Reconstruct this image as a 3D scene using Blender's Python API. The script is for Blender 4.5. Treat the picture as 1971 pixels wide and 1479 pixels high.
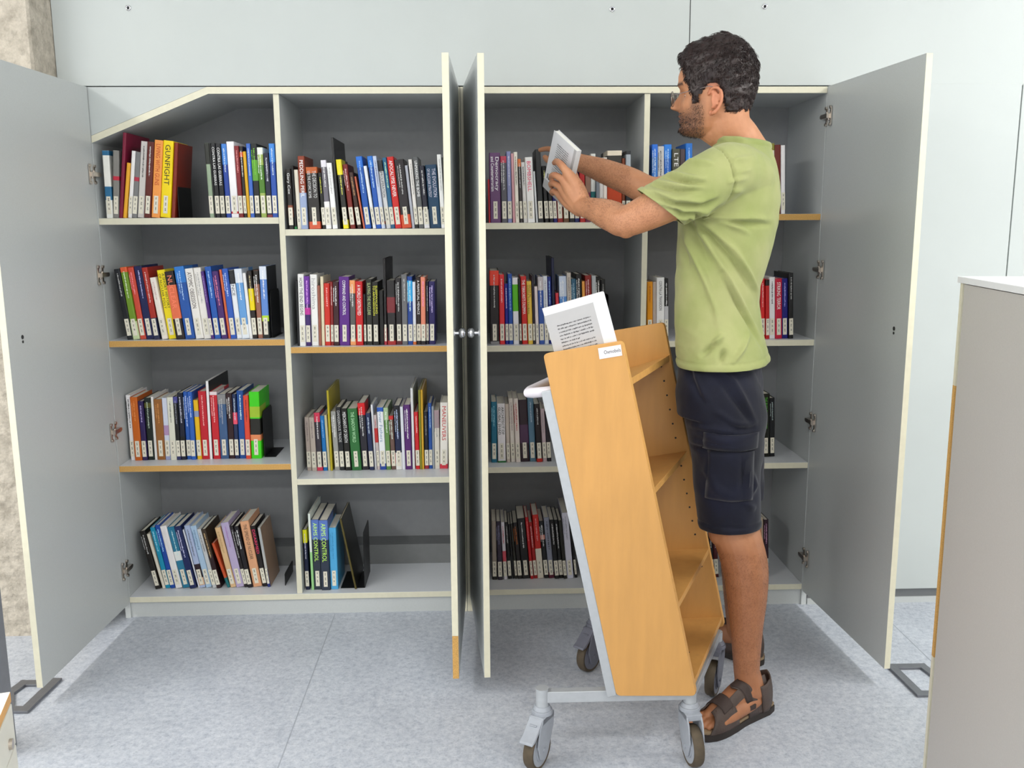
import bpy, bmesh, math, random
import numpy as np
from mathutils import Vector, Matrix, noise
PI = math.pi
for o in list(bpy.data.objects):
    bpy.data.objects.remove(o, do_unlink=True)
SC = bpy.context.scene
COL = SC.collection

# ------------------------------------------------------------ camera
def cam_axes(yaw, pitch, roll):
    f = Vector((math.sin(yaw)*math.cos(pitch), math.cos(yaw)*math.cos(pitch), math.sin(pitch)))
    r = Vector((math.cos(yaw), -math.sin(yaw), 0)); u = r.cross(f)
    return r*math.cos(roll)+u*math.sin(roll), -r*math.sin(roll)+u*math.cos(roll), f
cd = bpy.data.cameras.new('camera'); cam = bpy.data.objects.new('camera', cd); COL.objects.link(cam)
r_, u_, f_ = cam_axes(0.03394, -0.17309, -0.00583)
M = Matrix(((r_.x, u_.x, -f_.x, 0.0584), (r_.y, u_.y, -f_.y, -3.0827), (r_.z, u_.z, -f_.z, 1.3622), (0, 0, 0, 1)))
cam.matrix_world = M
cd.sensor_fit = 'HORIZONTAL'; cd.sensor_width = 36; cd.lens = 1762.9/1971*36
cd.clip_start = 0.05
SC.camera = cam
SC.view_settings.view_transform = 'Standard'; SC.view_settings.look = 'None'
SC.view_settings.gamma = 1; SC.view_settings.use_curve_mapping = False
SC.view_settings.exposure = -0.06

# ------------------------------------------------------------ world and lamps
w = bpy.data.worlds.new('world'); SC.world = w; w.use_nodes = True
w.node_tree.nodes['Background'].inputs[0].default_value = (0.9, 0.95, 1, 1)
w.node_tree.nodes['Background'].inputs[1].default_value = 0.3
def area(name, loc, size, power, col=(1, .985, .95), rot=(0, 0, 0)):
    d = bpy.data.lights.new(name, 'AREA'); d.shape = 'RECTANGLE'; d.size, d.size_y = size; d.energy = power; d.color = col
    o = bpy.data.objects.new(name, d); COL.objects.link(o); o.location = loc; o.rotation_euler = rot
    return o
LIGHTS = [((x, -1.45, 2.93), (.3, 1.5), 52) for x in (-2.9, 2.9)] + [((x, -2.9, 2.93), (1.5, .3), 17) for x in (-1.0, 1.0)] + [
    ((x, -3.6, 2.93), (.3, 1.5), 60) for x in (-3.2, 3.2)] + [((x, y, 2.93), (1.5, .3), 44) for y in (-5.2, -7.4) for x in (-2.6, 0, 2.6)]  # side and rear lamps are unseen, added to brighten the open doors
for i, (l, s, p) in enumerate(LIGHTS):
    area('ceiling_and_fill_light', l, s, p)

# ------------------------------------------------------------ materials
def lin(h):
    if isinstance(h, str):
        h = h.lstrip('#')
        if len(h) == 3: h = ''.join(c*2 for c in h)
        h = [int(h[i:i+2], 16)/255 for i in (0, 2, 4)]
    return tuple((c/12.92 if c <= .04045 else ((c+.055)/1.055)**2.4) for c in h)+(1,)
_mats = {}
def mat(name, col, rough=.5, metal=0, var=0, scale=40, bump=0, bscale=200, spec=.5, col2=None, stretch=None, coat=0):
    if name in _mats: return _mats[name]
    m = bpy.data.materials.new(name); m.use_nodes = True; nt = m.node_tree; b = nt.nodes['Principled BSDF']
    b.inputs['Base Color'].default_value = lin(col); b.inputs['Roughness'].default_value = rough
    b.inputs['Metallic'].default_value = metal; b.inputs['Specular IOR Level'].default_value = spec
    if coat: b.inputs['Coat Weight'].default_value = coat
    if var or bump:
        tc = nt.nodes.new('ShaderNodeTexCoord'); mp = nt.nodes.new('ShaderNodeMapping')
        nt.links.new(tc.outputs['Object'], mp.inputs[0])
        if stretch: mp.inputs['Scale'].default_value = stretch
    if var:
        n = nt.nodes.new('ShaderNodeTexNoise'); n.inputs['Scale'].default_value = scale; n.inputs['Detail'].default_value = 6
        nt.links.new(mp.outputs[0], n.inputs['Vector'])
        cr = nt.nodes.new('ShaderNodeValToRGB'); c = lin(col)
        c2 = lin(col2) if col2 else tuple(x*(1-var) for x in c[:3])+(1,)
        cr.color_ramp.elements[0].color = c2; cr.color_ramp.elements[1].color = c if col2 else tuple(min(1, x*(1+var*.5)) for x in c[:3])+(1,)
        cr.color_ramp.elements[0].position = .35; cr.color_ramp.elements[1].position = .65
        nt.links.new(n.outputs[0], cr.inputs[0]); nt.links.new(cr.outputs[0], b.inputs['Base Color'])
    if bump:
        n2 = nt.nodes.new('ShaderNodeTexNoise'); n2.inputs['Scale'].default_value = bscale; n2.inputs['Detail'].default_value = 5
        nt.links.new(mp.outputs[0], n2.inputs['Vector'])
        bp = nt.nodes.new('ShaderNodeBump'); bp.inputs['Strength'].default_value = bump; bp.inputs['Distance'].default_value = .01
        nt.links.new(n2.outputs[0], bp.inputs['Height']); nt.links.new(bp.outputs[0], b.inputs['Normal'])
    _mats[name] = m
    return m
M_GREY = mat('grey_melamine', 'c3c7c7', .34, var=.03, scale=300, bump=.04, bscale=900)
M_GREYIN = M_GREY
M_EDGE = mat('cream_edge_band', 'dedac4', .4, var=.03, scale=60)
M_RAW = mat('raw_chipboard_edge', 'd0a25c', .8, var=.25, scale=500)
M_WALL = mat('wall_panel_grey', 'c1c7c6', .45, var=.02, scale=3, bump=.02, bscale=600)
M_SHELFLIT = mat('shelf_board_lit', 'dadde2', .3, var=.02, scale=200)  # same melamine made whiter: light falling on the boards is put into the colour
M_CHROME = mat('chrome', 'd8d8dc', .12, 1, var=.02, scale=20)
M_NICKEL = mat('nickel_hinge', 'c8beb4', .28, 1, var=.1, scale=300)
M_DARK = mat('dark_gap', '2c2d2e', .8, var=.05)
M_BLACKMETAL = mat('black_steel', '0c0c0d', .42, .1, var=.1, scale=80)
M_PAGES = mat('book_pages', 'e6e0d0', .85, var=.08, scale=30, stretch=(60, 1, 1))
M_LABEL = mat('paper_label', 'e2ddcc', .6, var=.02)
M_INK = mat('label_ink', '26242a', .7, var=.05)
M_WOOD = mat('beech_panel', 'cc9855', .42, var=.05, scale=9, stretch=(5, 5, .7), bump=.02, bscale=90)
M_WOODEDGE = mat('beech_edge', 'dba45c', .45, var=.08, scale=50)
M_SILVER = mat('silver_painted_steel', 'b4b8bd', .38, .25, var=.04, scale=60)
M_HANDLE = mat('handle_plastic', 'd9d4dc', .35, var=.02)
M_TYRE = mat('rubber_tyre', '54493a', .75, var=.15, scale=60)
M_CASTER = mat('caster_plastic', '9ea3ac', .45, var=.05, scale=60)
M_DCASTER = mat('dark_caster_plastic', '6d6f7c', .4, var=.05, scale=60)
M_STEELG = mat('grey_steel_frame', '77797f', .35, .5, var=.06, scale=60)

# ------------------------------------------------------------ mesh helpers
def mkobj(name, verts, faces, mats, parent=None, midx=None, smooth=False, loc=None):
    me = bpy.data.meshes.new(name); me.from_pydata([tuple(v) for v in verts], [], [tuple(f) for f in faces])
    if not isinstance(mats, (list, tuple)): mats = [mats]
    for m in mats: me.materials.append(m)
    if midx is not None:
        me.polygons.foreach_set('material_index', midx)
    if smooth: me.polygons.foreach_set('use_smooth', [True]*len(me.polygons))
    me.update()
    o = bpy.data.objects.new(name, me); COL.objects.link(o)
    if parent is not None: o.parent = parent
    if loc is not None: o.location = loc
    return o
class MB:
    """collects simple shapes into one mesh"""
    def __init__(s): s.v = []; s.f = []; s.m = []
    def add(s, vs, fs, mi=0):
        n = len(s.v); s.v += [tuple(v) for v in vs]; s.f += [tuple(i+n for i in f) for f in fs]; s.m += [mi]*len(fs); return s
    def box(s, a, b, mi=0, M=None, faces=None):
        x0, y0, z0 = a; x1, y1, z1 = b
        vs = [Vector(p) for p in ((x0, y0, z0), (x1, y0, z0), (x1, y1, z0), (x0, y1, z0), (x0, y0, z1), (x1, y0, z1), (x1, y1, z1), (x0, y1, z1))]
        if M: vs = [M @ v for v in vs]
        n = len(s.v); s.v += [tuple(v) for v in vs]
        fs = [(0, 3, 2, 1), (4, 5, 6, 7), (0, 1, 5, 4), (1, 2, 6, 5), (2, 3, 7, 6), (3, 0, 4, 7)]   # bottom top front right back left
        s.f += [tuple(i+n for i in f) for f in fs]
        s.m += (faces if faces else [mi]*6)
        return s
    def cyl(s, p0, p1, r0, r1=None, seg=20, mi=0, caps=True):
        r1 = r0 if r1 is None else r1; p0, p1 = Vector(p0), Vector(p1); d = (p1-p0).normalized()
        a = d.orthogonal().normalized(); b = d.cross(a); n = len(s.v)
        for p, r in ((p0, r0), (p1, r1)):
            for i in range(seg):
                t = 2*PI*i/seg; s.v.append(tuple(p+(a*math.cos(t)+b*math.sin(t))*r))
        for i in range(seg):
            j = (i+1) % seg; s.f.append((n+i, n+j, n+seg+j, n+seg+i)); s.m.append(mi)
        if caps:
            s.f.append(tuple(n+i for i in reversed(range(seg)))); s.m.append(mi)
            s.f.append(tuple(n+seg+i for i in range(seg))); s.m.append(mi)
        return s
    def tube(s, pts, r, seg=12, mi=0, close=False):
        pts = [Vector(p) for p in pts]; k = len(pts); n = len(s.v); ref = None
        rs = r if isinstance(r, (list, tuple)) else [r]*k
        for i, p in enumerate(pts):
            if close: d = pts[(i+1) % k]-pts[i-1]
            else: d = pts[min(i+1, k-1)]-pts[max(i-1, 0)]
            d.normalize()
            if ref is None: ref = d.orthogonal().normalized()
            ref = (ref-d*ref.dot(d)).normalized(); b = d.cross(ref)
            for j in range(seg):
                t = 2*PI*j/seg; s.v.append(tuple(p+(ref*math.cos(t)+b*math.sin(t))*rs[i]))
        for i in range(k if close else k-1):
            for j in range(seg):
                a = n+i*seg+j; b_ = n+i*seg+(j+1) % seg; i2 = (i+1) % k
                s.f.append((a, b_, n+i2*seg+(j+1) % seg, n+i2*seg+j)); s.m.append(mi)
        if not close:
            s.f.append(tuple(n+j for j in reversed(range(seg)))); s.m.append(mi)
            s.f.append(tuple(n+(k-1)*seg+j for j in range(seg))); s.m.append(mi)
        return s
    def sphere(s, c, r, seg=20, rings=12, mi=0, M=None):
        n = len(s.v); c = Vector(c); r = r if isinstance(r, (tuple, list)) else (r, r, r)
        for i in range(rings+1):
            th = PI*i/rings
            for j in range(seg):
                ph = 2*PI*j/seg; v = Vector((r[0]*math.sin(th)*math.cos(ph), r[1]*math.sin(th)*math.sin(ph), r[2]*math.cos(th)))
                if M: v = M @ v
                s.v.append(tuple(c+v))
        for i in range(rings):
            for j in range(seg):
                a = n+i*seg+j; b_ = n+i*seg+(j+1) % seg; s.f.append((a, a+seg, b_+seg, b_)); s.m.append(mi)
        return s
    def prism(s, poly, y0, y1, mi=0, M=None, axis='y'):
        k = len(poly); n = len(s.v)
        for y in (y0, y1):
            for (a, b) in poly:
                v = Vector((a, y, b)) if axis == 'y' else (Vector((a, b, y)) if axis == 'z' else Vector((y, a, b)))
                if M: v = M @ v
                s.v.append(tuple(v))
        s.f.append(tuple(n+i for i in range(k))); s.f.append(tuple(n+k+i for i in reversed(range(k)))); s.m += [mi, mi]
        for i in range(k):
            j = (i+1) % k; s.f.append((n+i, n+k+i, n+k+j, n+j)); s.m.append(mi)
        return s
    def build(s, name, mats, parent=None, smooth=False, bevel=0, loc=None, recalc=True):
        o = mkobj(name, s.v, s.f, mats, parent, s.m, smooth, loc)
        if recalc:
            bm = bmesh.new(); bm.from_mesh(o.data); bmesh.ops.recalc_face_normals(bm, faces=bm.faces); bm.to_mesh(o.data); bm.free()
        if bevel:
            b = o.modifiers.new('bevel', 'BEVEL'); b.width = bevel; b.segments = 2; b.limit_method = 'ANGLE'; b.angle_limit = math.radians(40)
        if smooth:
            for p in o.data.polygons: p.use_smooth = True
            try: o.data.set_sharp_from_angle(angle=math.radians(42))
            except Exception: pass
        return o
def thing(name, label, cat, loc=(0, 0, 0), rot=(0, 0, 0), group=None):
    o = bpy.data.objects.new(name, None); COL.objects.link(o); o.location = loc; o.rotation_euler = rot
    o.empty_display_size = .05
    o['label'] = label; o['category'] = cat
    if group: o['group'] = group
    return o
def tag(o, label, cat, group=None):
    o['label'] = label; o['category'] = cat
    if group: o['group'] = group
    return o
def structure(o): o['kind'] = 'structure'; return o
_txt = {}
def text_mesh(s, size=1.0):
    """verts, faces of a line of lettering, 1 unit high, starting at x=0"""
    if s in _txt: return _txt[s]
    cu = bpy.data.curves.new('t', 'FONT'); cu.body = s; cu.size = 1; cu.resolution_u = 2
    o = bpy.data.objects.new('t', cu); COL.objects.link(o)
    dg = bpy.context.evaluated_depsgraph_get(); dg.update()
    me = bpy.data.meshes.new_from_object(o.evaluated_get(dg))
    vs = [tuple(v.co) for v in me.vertices]; fs = [tuple(p.vertices) for p in me.polygons]
    bpy.data.objects.remove(o); bpy.data.curves.remove(cu); bpy.data.meshes.remove(me)
    _txt[s] = (vs, fs); return vs, fs

# ------------------------------------------------------------ the room
structure(MB().box((-4.2, -9, -.05), (4.2, .45, 0)).build('floor', None or mat('floor_tmp', 'a9b0bb', .5)))
fl = bpy.data.objects['floor']
def floor_material():
    m = bpy.data.materials.new('blue_grey_vinyl'); m.use_nodes = True; nt = m.node_tree; b = nt.nodes['Principled BSDF']
    tc = nt.nodes.new('ShaderNodeTexCoord')
    def noi(scale, det, rough=.6):
        n = nt.nodes.new('ShaderNodeTexNoise'); n.inputs['Scale'].default_value = scale; n.inputs['Detail'].default_value = det; n.inputs['Roughness'].default_value = rough
        nt.links.new(tc.outputs['Object'], n.inputs['Vector']); return n
    a = noi(55, 9, .8); c = noi(6, 4); d = noi(170, 3)
    r = nt.nodes.new('ShaderNodeValToRGB'); e = r.color_ramp.elements
    e[0].position = .30; e[0].color = lin('949cac'); e[1].position = .62; e[1].color = lin('cfd3db')
    e2 = r.color_ramp.elements.new(.46); e2.color = lin('b9bfca')
    nt.links.new(a.outputs[0], r.inputs[0])
    mx = nt.nodes.new('ShaderNodeMixRGB'); mx.blend_type = 'MULTIPLY'; mx.inputs[0].default_value = .22
    r2 = nt.nodes.new('ShaderNodeValToRGB'); r2.color_ramp.elements[0].color = (.62, .64, .68, 1); r2.color_ramp.elements[1].color = (1, 1, 1, 1)
    r2.color_ramp.elements[0].position = .38; r2.color_ramp.elements[1].position = .55
    nt.links.new(c.outputs[0], r2.inputs[0]); nt.links.new(r.outputs[0], mx.inputs[1]); nt.links.new(r2.outputs[0], mx.inputs[2])
    m3 = nt.nodes.new('ShaderNodeMixRGB'); m3.blend_type = 'MULTIPLY'; m3.inputs[0].default_value = .5
    r3 = nt.nodes.new('ShaderNodeValToRGB'); r3.color_ramp.elements[0].color = (.6, .6, .62, 1); r3.color_ramp.elements[0].position = .33; r3.color_ramp.elements[1].position = .45
    nt.links.new(d.outputs[0], r3.inputs[0]); nt.links.new(mx.outputs[0], m3.inputs[1]); nt.links.new(r3.outputs[0], m3.inputs[2])
    nt.links.new(m3.outputs[0], b.inputs['Base Color']); b.inputs['Roughness'].default_value = .42
    bp = nt.nodes.new('ShaderNodeBump'); bp.inputs['Strength'].default_value = .05; nt.links.new(a.outputs[0], bp.inputs['Height']); nt.links.new(bp.outputs[0], b.inputs['Normal'])
    return m
fl.data.materials[0] = floor_material()
M_SEAM = mat('floor_weld', 'a3a9b3', .5, var=.1)
structure(MB().box((-.4725, -9, 0), (-.4695, 0, .0004)).build('trim_1', M_SEAM))
structure(MB().box((1.46, -9, 0), (1.463, 0, .0004)).build('trim_2', M_SEAM))
structure(MB().box((-4.2, -9, 3.0), (4.2, .45, 3.05)).build('ceiling', mat('ceiling_white', 'e8e8e4', .9, var=.02)))
M_BW = mat('room_wall_paint', 'ecece8', .8, var=.02)
structure(MB().box((-4.25, -9, 0), (-4.2, .45, 3)).build('wall_left', M_BW))
structure(MB().box((4.2, -9, 0), (4.25, .45, 3)).build('wall_right', M_BW))
structure(MB().box((-4.2, -9.05, 0), (4.2, -9, 3)).build('wall_front', M_BW))
# back wall: panelling above the cabinets, solid wall behind them
mb = MB()
mb.box((-1.277, .0, 1.8035), (.7415, .02, 3)).box((.7445, .0, 1.8035), (4.2, .02, 3))
structure(mb.build('wall_back_upper', M_WALL))
structure(MB().box((-4.2, .41, 0), (4.2, .45, 3)).build('wall_back', M_WALL))
structure(MB().box((.7410, .003, 1.8035), (.745, .018, 3)).build('trim_3', M_DARK))
# concrete pillar at the left
def concrete():
    m = bpy.data.materials.new('rough_concrete'); m.use_nodes = True; nt = m.node_tree; b = nt.nodes['Principled BSDF']
    tc = nt.nodes.new('ShaderNodeTexCoord'); n = nt.nodes.new('ShaderNodeTexNoise'); n.inputs['Scale'].default_value = 22; n.inputs['Detail'].default_value = 9; n.inputs['Roughness'].default_value = .7
    nt.links.new(tc.outputs['Object'], n.inputs['Vector'])
    r = nt.nodes.new('ShaderNodeValToRGB'); r.color_ramp.elements[0].position = .3; r.color_ramp.elements[0].color = lin('958d80'); r.color_ramp.elements[1].position = .6; r.color_ramp.elements[1].color = lin('c9c0b2')
    nt.links.new(n.outputs[0], r.inputs[0]); nt.links.new(r.outputs[0], b.inputs['Base Color'])
    mu = nt.nodes.new('ShaderNodeTexMusgrave') if hasattr(bpy.types, 'ShaderNodeTexMusgrave') else nt.nodes.new('ShaderNodeTexNoise')
    mu.inputs['Scale'].default_value = 45; mu.inputs['Detail'].default_value = 8
    nt.links.new(tc.outputs['Object'], mu.inputs['Vector'])
    bp = nt.nodes.new('ShaderNodeBump'); bp.inputs['Strength'].default_value = .55; bp.inputs['Distance'].default_value = .02
    nt.links.new(mu.outputs[0], bp.inputs['Height']); nt.links.new(bp.outputs[0], b.inputs['Normal']); b.inputs['Roughness'].default_value = .9
    return m
structure(MB().prism([(-4.2, -.125), (-1.298, -.125), (-1.291, -.118), (-1.279, .0), (-1.279, .4), (-4.2, .4)], 0, 3, axis='z').build('wall_pillar', concrete()))
# ring shaped screw holes in the panelling
for (x, z) in ((-1.038, 2.039), (.491, 2.038), (.984, 2.047)):
    t = thing('screw_eyelet', {-1.038: 'small metal eyelet in the wall panel above the leftmost bay', .491: 'small metal eyelet in the wall panel above the third bay', .984: 'small metal eyelet in the wall panel, right of the head'}[x], 'eyelet', (x, 0, z), group='eyelets along the wall panel')
    mb = MB(); ring = [(.0062*math.cos(a), -.001, .0062*math.sin(a)) for a in np.linspace(0, 2*PI, 20, endpoint=False)]
    mb.tube(ring, .0024, 8, close=True); mb.build('rim', M_CHROME, t, True)
    MB().cyl((0, -.0008, 0), (0, .001, 0), .005).build('hole', M_DARK, t)

# ------------------------------------------------------------ cabinets
D = .38
XL, XR, XAB, XCD = -1.1853, 1.2028, -.592, .6113
T = .019
def panel(name, a, b, parent, edge=None, front=True):
    """board with its front edge band in its own colour"""
    mb = MB(); mb.box(a, b, faces=[0, 0, 1 if front else 0, 0, 0, 0])
    return mb.build(name, [M_SHELFLIT if name in ('shelf', 'bottom_panel') else M_GREY, edge or M_EDGE], parent, bevel=.0012)
def shelf(x0, x1, z, parent, edge=None):
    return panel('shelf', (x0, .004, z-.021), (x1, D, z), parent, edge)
def hinge(parent, x, y, z, side):
    """clip hinge: mounting plate on the side panel, arm, cup plate on the door"""
    s = side
    mb = MB(); k = 1.0
    mb.box((x, y-.004, z-.024), (x+s*.003, y+.007, z+.024)).cyl((x+s*.001, y+.0015, z-.026), (x+s*.0075, y+.0015, z-.026), .005).cyl((x+s*.001, y+.0015, z+.026), (x+s*.0075, y+.0015, z+.026), .005)
    mb.box((x+s*.002, y-.03, z-.007), (x+s*.014, y+.022, z+.007))
    mb.cyl((x+s*.003, y+.026, z), (x+s*.013, y+.026, z), .006)
    mb.box((x, y-.038, z-.026), (x+s*.003, y-.029, z+.026)).cyl((x+s*.001, y-.034, z-.027), (x+s*.007, y-.034, z-.027), .005).cyl((x+s*.001, y-.034, z+.027), (x+s*.007, y-.034, z+.027), .005)
    mb.cyl((x+s*.002, y-.02, z-.012), (x+s*.01, y-.02, z+.012), .004)
    return mb.build('hinge', M_NICKEL, parent, True)
def door(parent, hx, ang, side, hinges=(), knob=0, raw=False, hole=False, thick=.018, off=0.):
    """open door: local x runs outwards from the hinge (towards the viewer)"""
    Rz = Matrix.Translation((hx, -.004, 0)) @ Matrix.Rotation(ang, 4, 'Z')
    z0, z1, w_ = .0569, 1.80, .593
    mb = MB()
    x0, x1 = (off, off+thick)
    if raw:
        zc = .19
        mb.box((x0, -w_, z0), (x1, 0, zc), faces=[0, 0, 2, 0, 0, 0]); mb.box((x0, -w_, zc), (x1, 0, z1), faces=[0, 0, 0, 0, 0, 0])
        mb.box((x0-.0001, -w_-.0012, zc), (x1+.0001, -w_, z1), 1)
    else:
        mb.box((x0, -w_, z0), (x1, 0, z1), faces=[0, 0, 1, 0, 0, 0])
    mb.v = [tuple(Rz @ Vector(v)) for v in mb.v]
    d = mb.build('door', [M_GREY, M_EDGE, M_RAW], parent, bevel=.0008)
    if knob:
        k = MB(); s = knob; xs = x1 if s > 0 else x0; yk = -w_+.045
        k.cyl((xs, yk, 1.065), (xs+s*.017, yk, 1.065), .0048).cyl((xs, yk, 1.065), (xs+s*.003, yk, 1.065), .011).sphere((xs+s*.0225, yk, 1.065), (.0105, .0145, .0145))
        k.v = [tuple(Rz @ Vector(v)) for v in k.v]; k.build('door_knob', M_CHROME, d, True)
    if hole:
        k = MB(); xs = x1 if hole > 0 else x0
        k.cyl((xs, -.52, 1.062), (xs+hole*.001, -.52, 1.062), .006).cyl((xs, -.52, 1.049), (xs+hole*.001, -.52, 1.049), .004)
        k.v = [tuple(Rz @ Vector(v)) for v in k.v]; k.build('lock_hole', M_DARK, d)
    for (y, z) in hinges: hinge(d, hinge_x(side), y, z, side)
    return d
def hinge_x(side): return XL if side > 0 else XR

c1 = thing('bookcase_cabinet', 'left grey open cabinet with sloping top corner and two open doors', 'cabinet', (XL/2, 0, 0))
c1.location = (0, 0, 0)
panel('side_panel', (XL-T, .002, 0), (XL, D, 1.80), c1, front=False)
panel('side_panel', (-.0195, .002, 0), (-.0005, D, 1.80), c1)
panel('divider', (XAB-T/2, .006, .078), (XAB+T/2, D, 1.779), c1)
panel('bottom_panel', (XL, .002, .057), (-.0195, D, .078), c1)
MB().box((XL, .012, 0), (-.0195, .03, .057)).build('plinth', M_GREY, c1)
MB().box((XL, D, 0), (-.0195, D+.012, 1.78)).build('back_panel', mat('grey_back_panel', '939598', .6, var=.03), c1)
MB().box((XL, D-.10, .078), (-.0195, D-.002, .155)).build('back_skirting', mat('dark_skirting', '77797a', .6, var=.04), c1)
# top board with the sloping corner
top = MB(); th = .021
P0, P1 = (XL, 1.627), (-.805, 1.779)
top.prism([P0, P1, (-.0195, 1.779), (-.0195, 1.80), (P1[0]-.004, 1.80), (P0[0], P0[1]+th+.001)], 0, D)
o = top.build('top_panel', [M_GREY, M_EDGE], c1)
for p in o.data.polygons:
    if abs(p.normal.y) > .9 and p.center.y < .01: p.material_index = 1
MB().prism([(XL, P0[1]+th+.002), (P1[0]-.006, 1.80), (XL, 1.80)], .001, .02).build('corner_fascia', M_WALL, c1)
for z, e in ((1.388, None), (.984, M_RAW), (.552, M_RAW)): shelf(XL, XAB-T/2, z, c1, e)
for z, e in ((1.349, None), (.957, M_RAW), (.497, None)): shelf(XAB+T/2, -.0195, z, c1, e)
door(c1, XL, -.0412, 1, [(-.006, 1.527), (-.006, 1.205), (-.006, .679), (-.006, .188)], hole=1, off=-.018)
door(c1, -.02, -.021, -1, knob=1, raw=True, off=-.002)
c2 = thing('bookcase_cabinet', 'right grey open cabinet behind the person with two open doors', 'cabinet')
panel('side_panel', (.0005, .002, 0), (.0195, D, 1.80), c2)
panel('side_panel', (XR, .002, 0), (XR+T, D, 1.80), c2, front=False)
panel('divider', (XCD-T/2, .006, .08), (XCD+T/2, D, 1.779), c2)
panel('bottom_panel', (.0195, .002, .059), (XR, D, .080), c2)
panel('top_panel', (.0195, 0, 1.779), (XR, D, 1.80), c2)
MB().box((.0195, .012, 0), (XR, .03, .059)).build('plinth', M_GREY, c2)
MB().box((.0195, D, 0), (XR, D+.012, 1.78)).build('back_panel', _mats['grey_back_panel'], c2)
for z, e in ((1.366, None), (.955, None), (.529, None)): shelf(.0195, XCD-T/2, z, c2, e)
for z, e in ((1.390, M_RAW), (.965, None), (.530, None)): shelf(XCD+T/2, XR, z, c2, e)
door(c2, .012, .0796, -1, knob=-1, off=-.002)
door(c2, XR, .0642, -1, [(-.01, 1.703), (-.01, 1.205), (-.01, .682), (-.01, .19)], hole=-1, off=0.)
# closed cabinet further right
c3 = thing('storage_cabinet', 'closed pale grey cabinet at the right behind the open door', 'cabinet')
MB().box((1.226, .018, .0), (2.5, D, .1)).build('plinth', M_GREY, c3)
MB().box((1.226, .02, .1), (2.5, D, 1.80)).build('carcass', M_GREY, c3)
MB().box((1.226, .0175, .05), (2.5, .019, 1.81)).build('shadow_gap', M_DARK, c3)
for (a, b) in ((1.228, 1.8505), (1.8545, 2.495)):
    MB().box((a, -.002, .055), (b, .0165, 1.808), faces=[0]*6).build('door', [M_WALL], c3, bevel=.001)
MB().box((1.226, .004, 0), (2.5, .017, .022)).build('toe_kick', M_GREY, c3)
M_MIDG = mat('mid_grey_gap', '6d7072', .6, var=.03)
MB().box((1.226, .008, .022), (2.5, .017, .055)).build('recess', M_MIDG, c3)
structure(MB().box((2.5, .0, 0), (4.2, .02, 1.81)).build('wall_back_right', M_WALL))
# low cabinet in the right foreground
zc = 1.243
dv = Vector((-.165, -.986, 0)).normalized(); nv = Vector((dv.y, -dv.x, 0)) * -1   # nv: towards +x side
A = Vector((1.1155, -1.09, 0))
Mx = Matrix(((nv.x, -dv.x, 0, A.x), (nv.y, -dv.y, 0, A.y), (0, 0, 1, 0), (0, 0, 0, 1)))   # local x = into the cabinet, y = away from viewer
c4 = thing('low_cabinet', 'tall grey side of a low cabinet with a white top in the right foreground', 'cabinet')
MB().box((-.004, -.95, zc-.014), (.5, .004, zc), M=Mx).build('top_panel', [mat('white_laminate_top', 'eef0f2', .2, var=.01)], c4, bevel=.001)
MB().box((.0, -.95, 0), (.45, -.0185-.012, zc-.016), M=Mx).build('side_panel', [mat('warm_grey_panel', 'bdbab7', .5, var=.03, scale=300)], c4)
mb = MB(); mb.box((.002, -.0135, .0), (.45, 0, .35), 0, M=Mx).box((.002, -.0135, .35), (.45, 0, 1.0), M=Mx, faces=[1]*6).box((.002, -.0135, 1.0), (.45, 0, zc-.015), 0, M=Mx)
mb.build('end_panel', [M_EDGE, M_RAW], c4)
MB().box((.012, -.031, 0), (.44, -.013, zc-.016), M=Mx).build('recess', M_MIDG, c4)  # gap behind the end panel, its shadow put into the darker grey
# drawer unit in the lower left corner
c5 = thing('drawer_unit', 'cream drawer unit with a beech edged top in the lower left corner', 'drawer unit')
zt = .60
Bp = Vector((-.731, -1.641, 0)); e1 = (Vector((-.709, -1.717, 0))-Bp); e1 = (e1 + Vector((-.0, 0, 0))).normalized()
e1 = Vector((-.10, -1, 0)).normalized() if False else Vector((-.022/.079*-1*-1, 0, 0)) if False else (Vector((-.709, -1.717, 0))-Bp).normalized()
n1 = Vector((-e1.y, e1.x, 0)); n1 = n1 if n1.x < 0 else -n1
Mb_ = Matrix(((n1.x, -e1.x, 0, Bp.x), (n1.y, -e1.y, 0, Bp.y), (0, 0, 1, 0), (0, 0, 0, 1)))
MB().box((0, -.6, zt-.018), (.42, 0, zt), M=Mb_, faces=[0, 0, 1, 1, 1, 1]).build('top_panel', [mat('white_top', 'f4efe4', .3, var=.01), M_WOODEDGE], c5, bevel=.001)
MB().box((.004, -.59, 0), (.41, -.004, zt-.018), M=Mb_).build('carcass', mat('cream_panel', 'd9d7cc', .5, var=.02), c5)
for (a, b) in ((zt-.092, zt-.0205), (.28, zt-.095), (.02, .277)):
    d_ = MB().box((-.0005, -.592, a), (.004, -.002, b), M=Mb_).build('drawer', mat('cream_panel', 'd9d7cc', .5), c5, bevel=.001)
    if a > zt-.1:
        MB().cyl(Mb_ @ Vector((0, -.045, a+.022)), Mb_ @ Vector((-.006, -.045, a+.022)), .009).build('drawer_lock', M_NICKEL, d_, True)
# dark upright at the left edge
o = MB().box((-1.28, -.86, 0), (-1.187, -.80, .55)).build('steel_upright', mat('dark_grey_metal', '83858b', .5, .2, var=.05), bevel=.004)
tag(o, 'dark grey steel upright at the left edge in front of the pillar', 'post')
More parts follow.
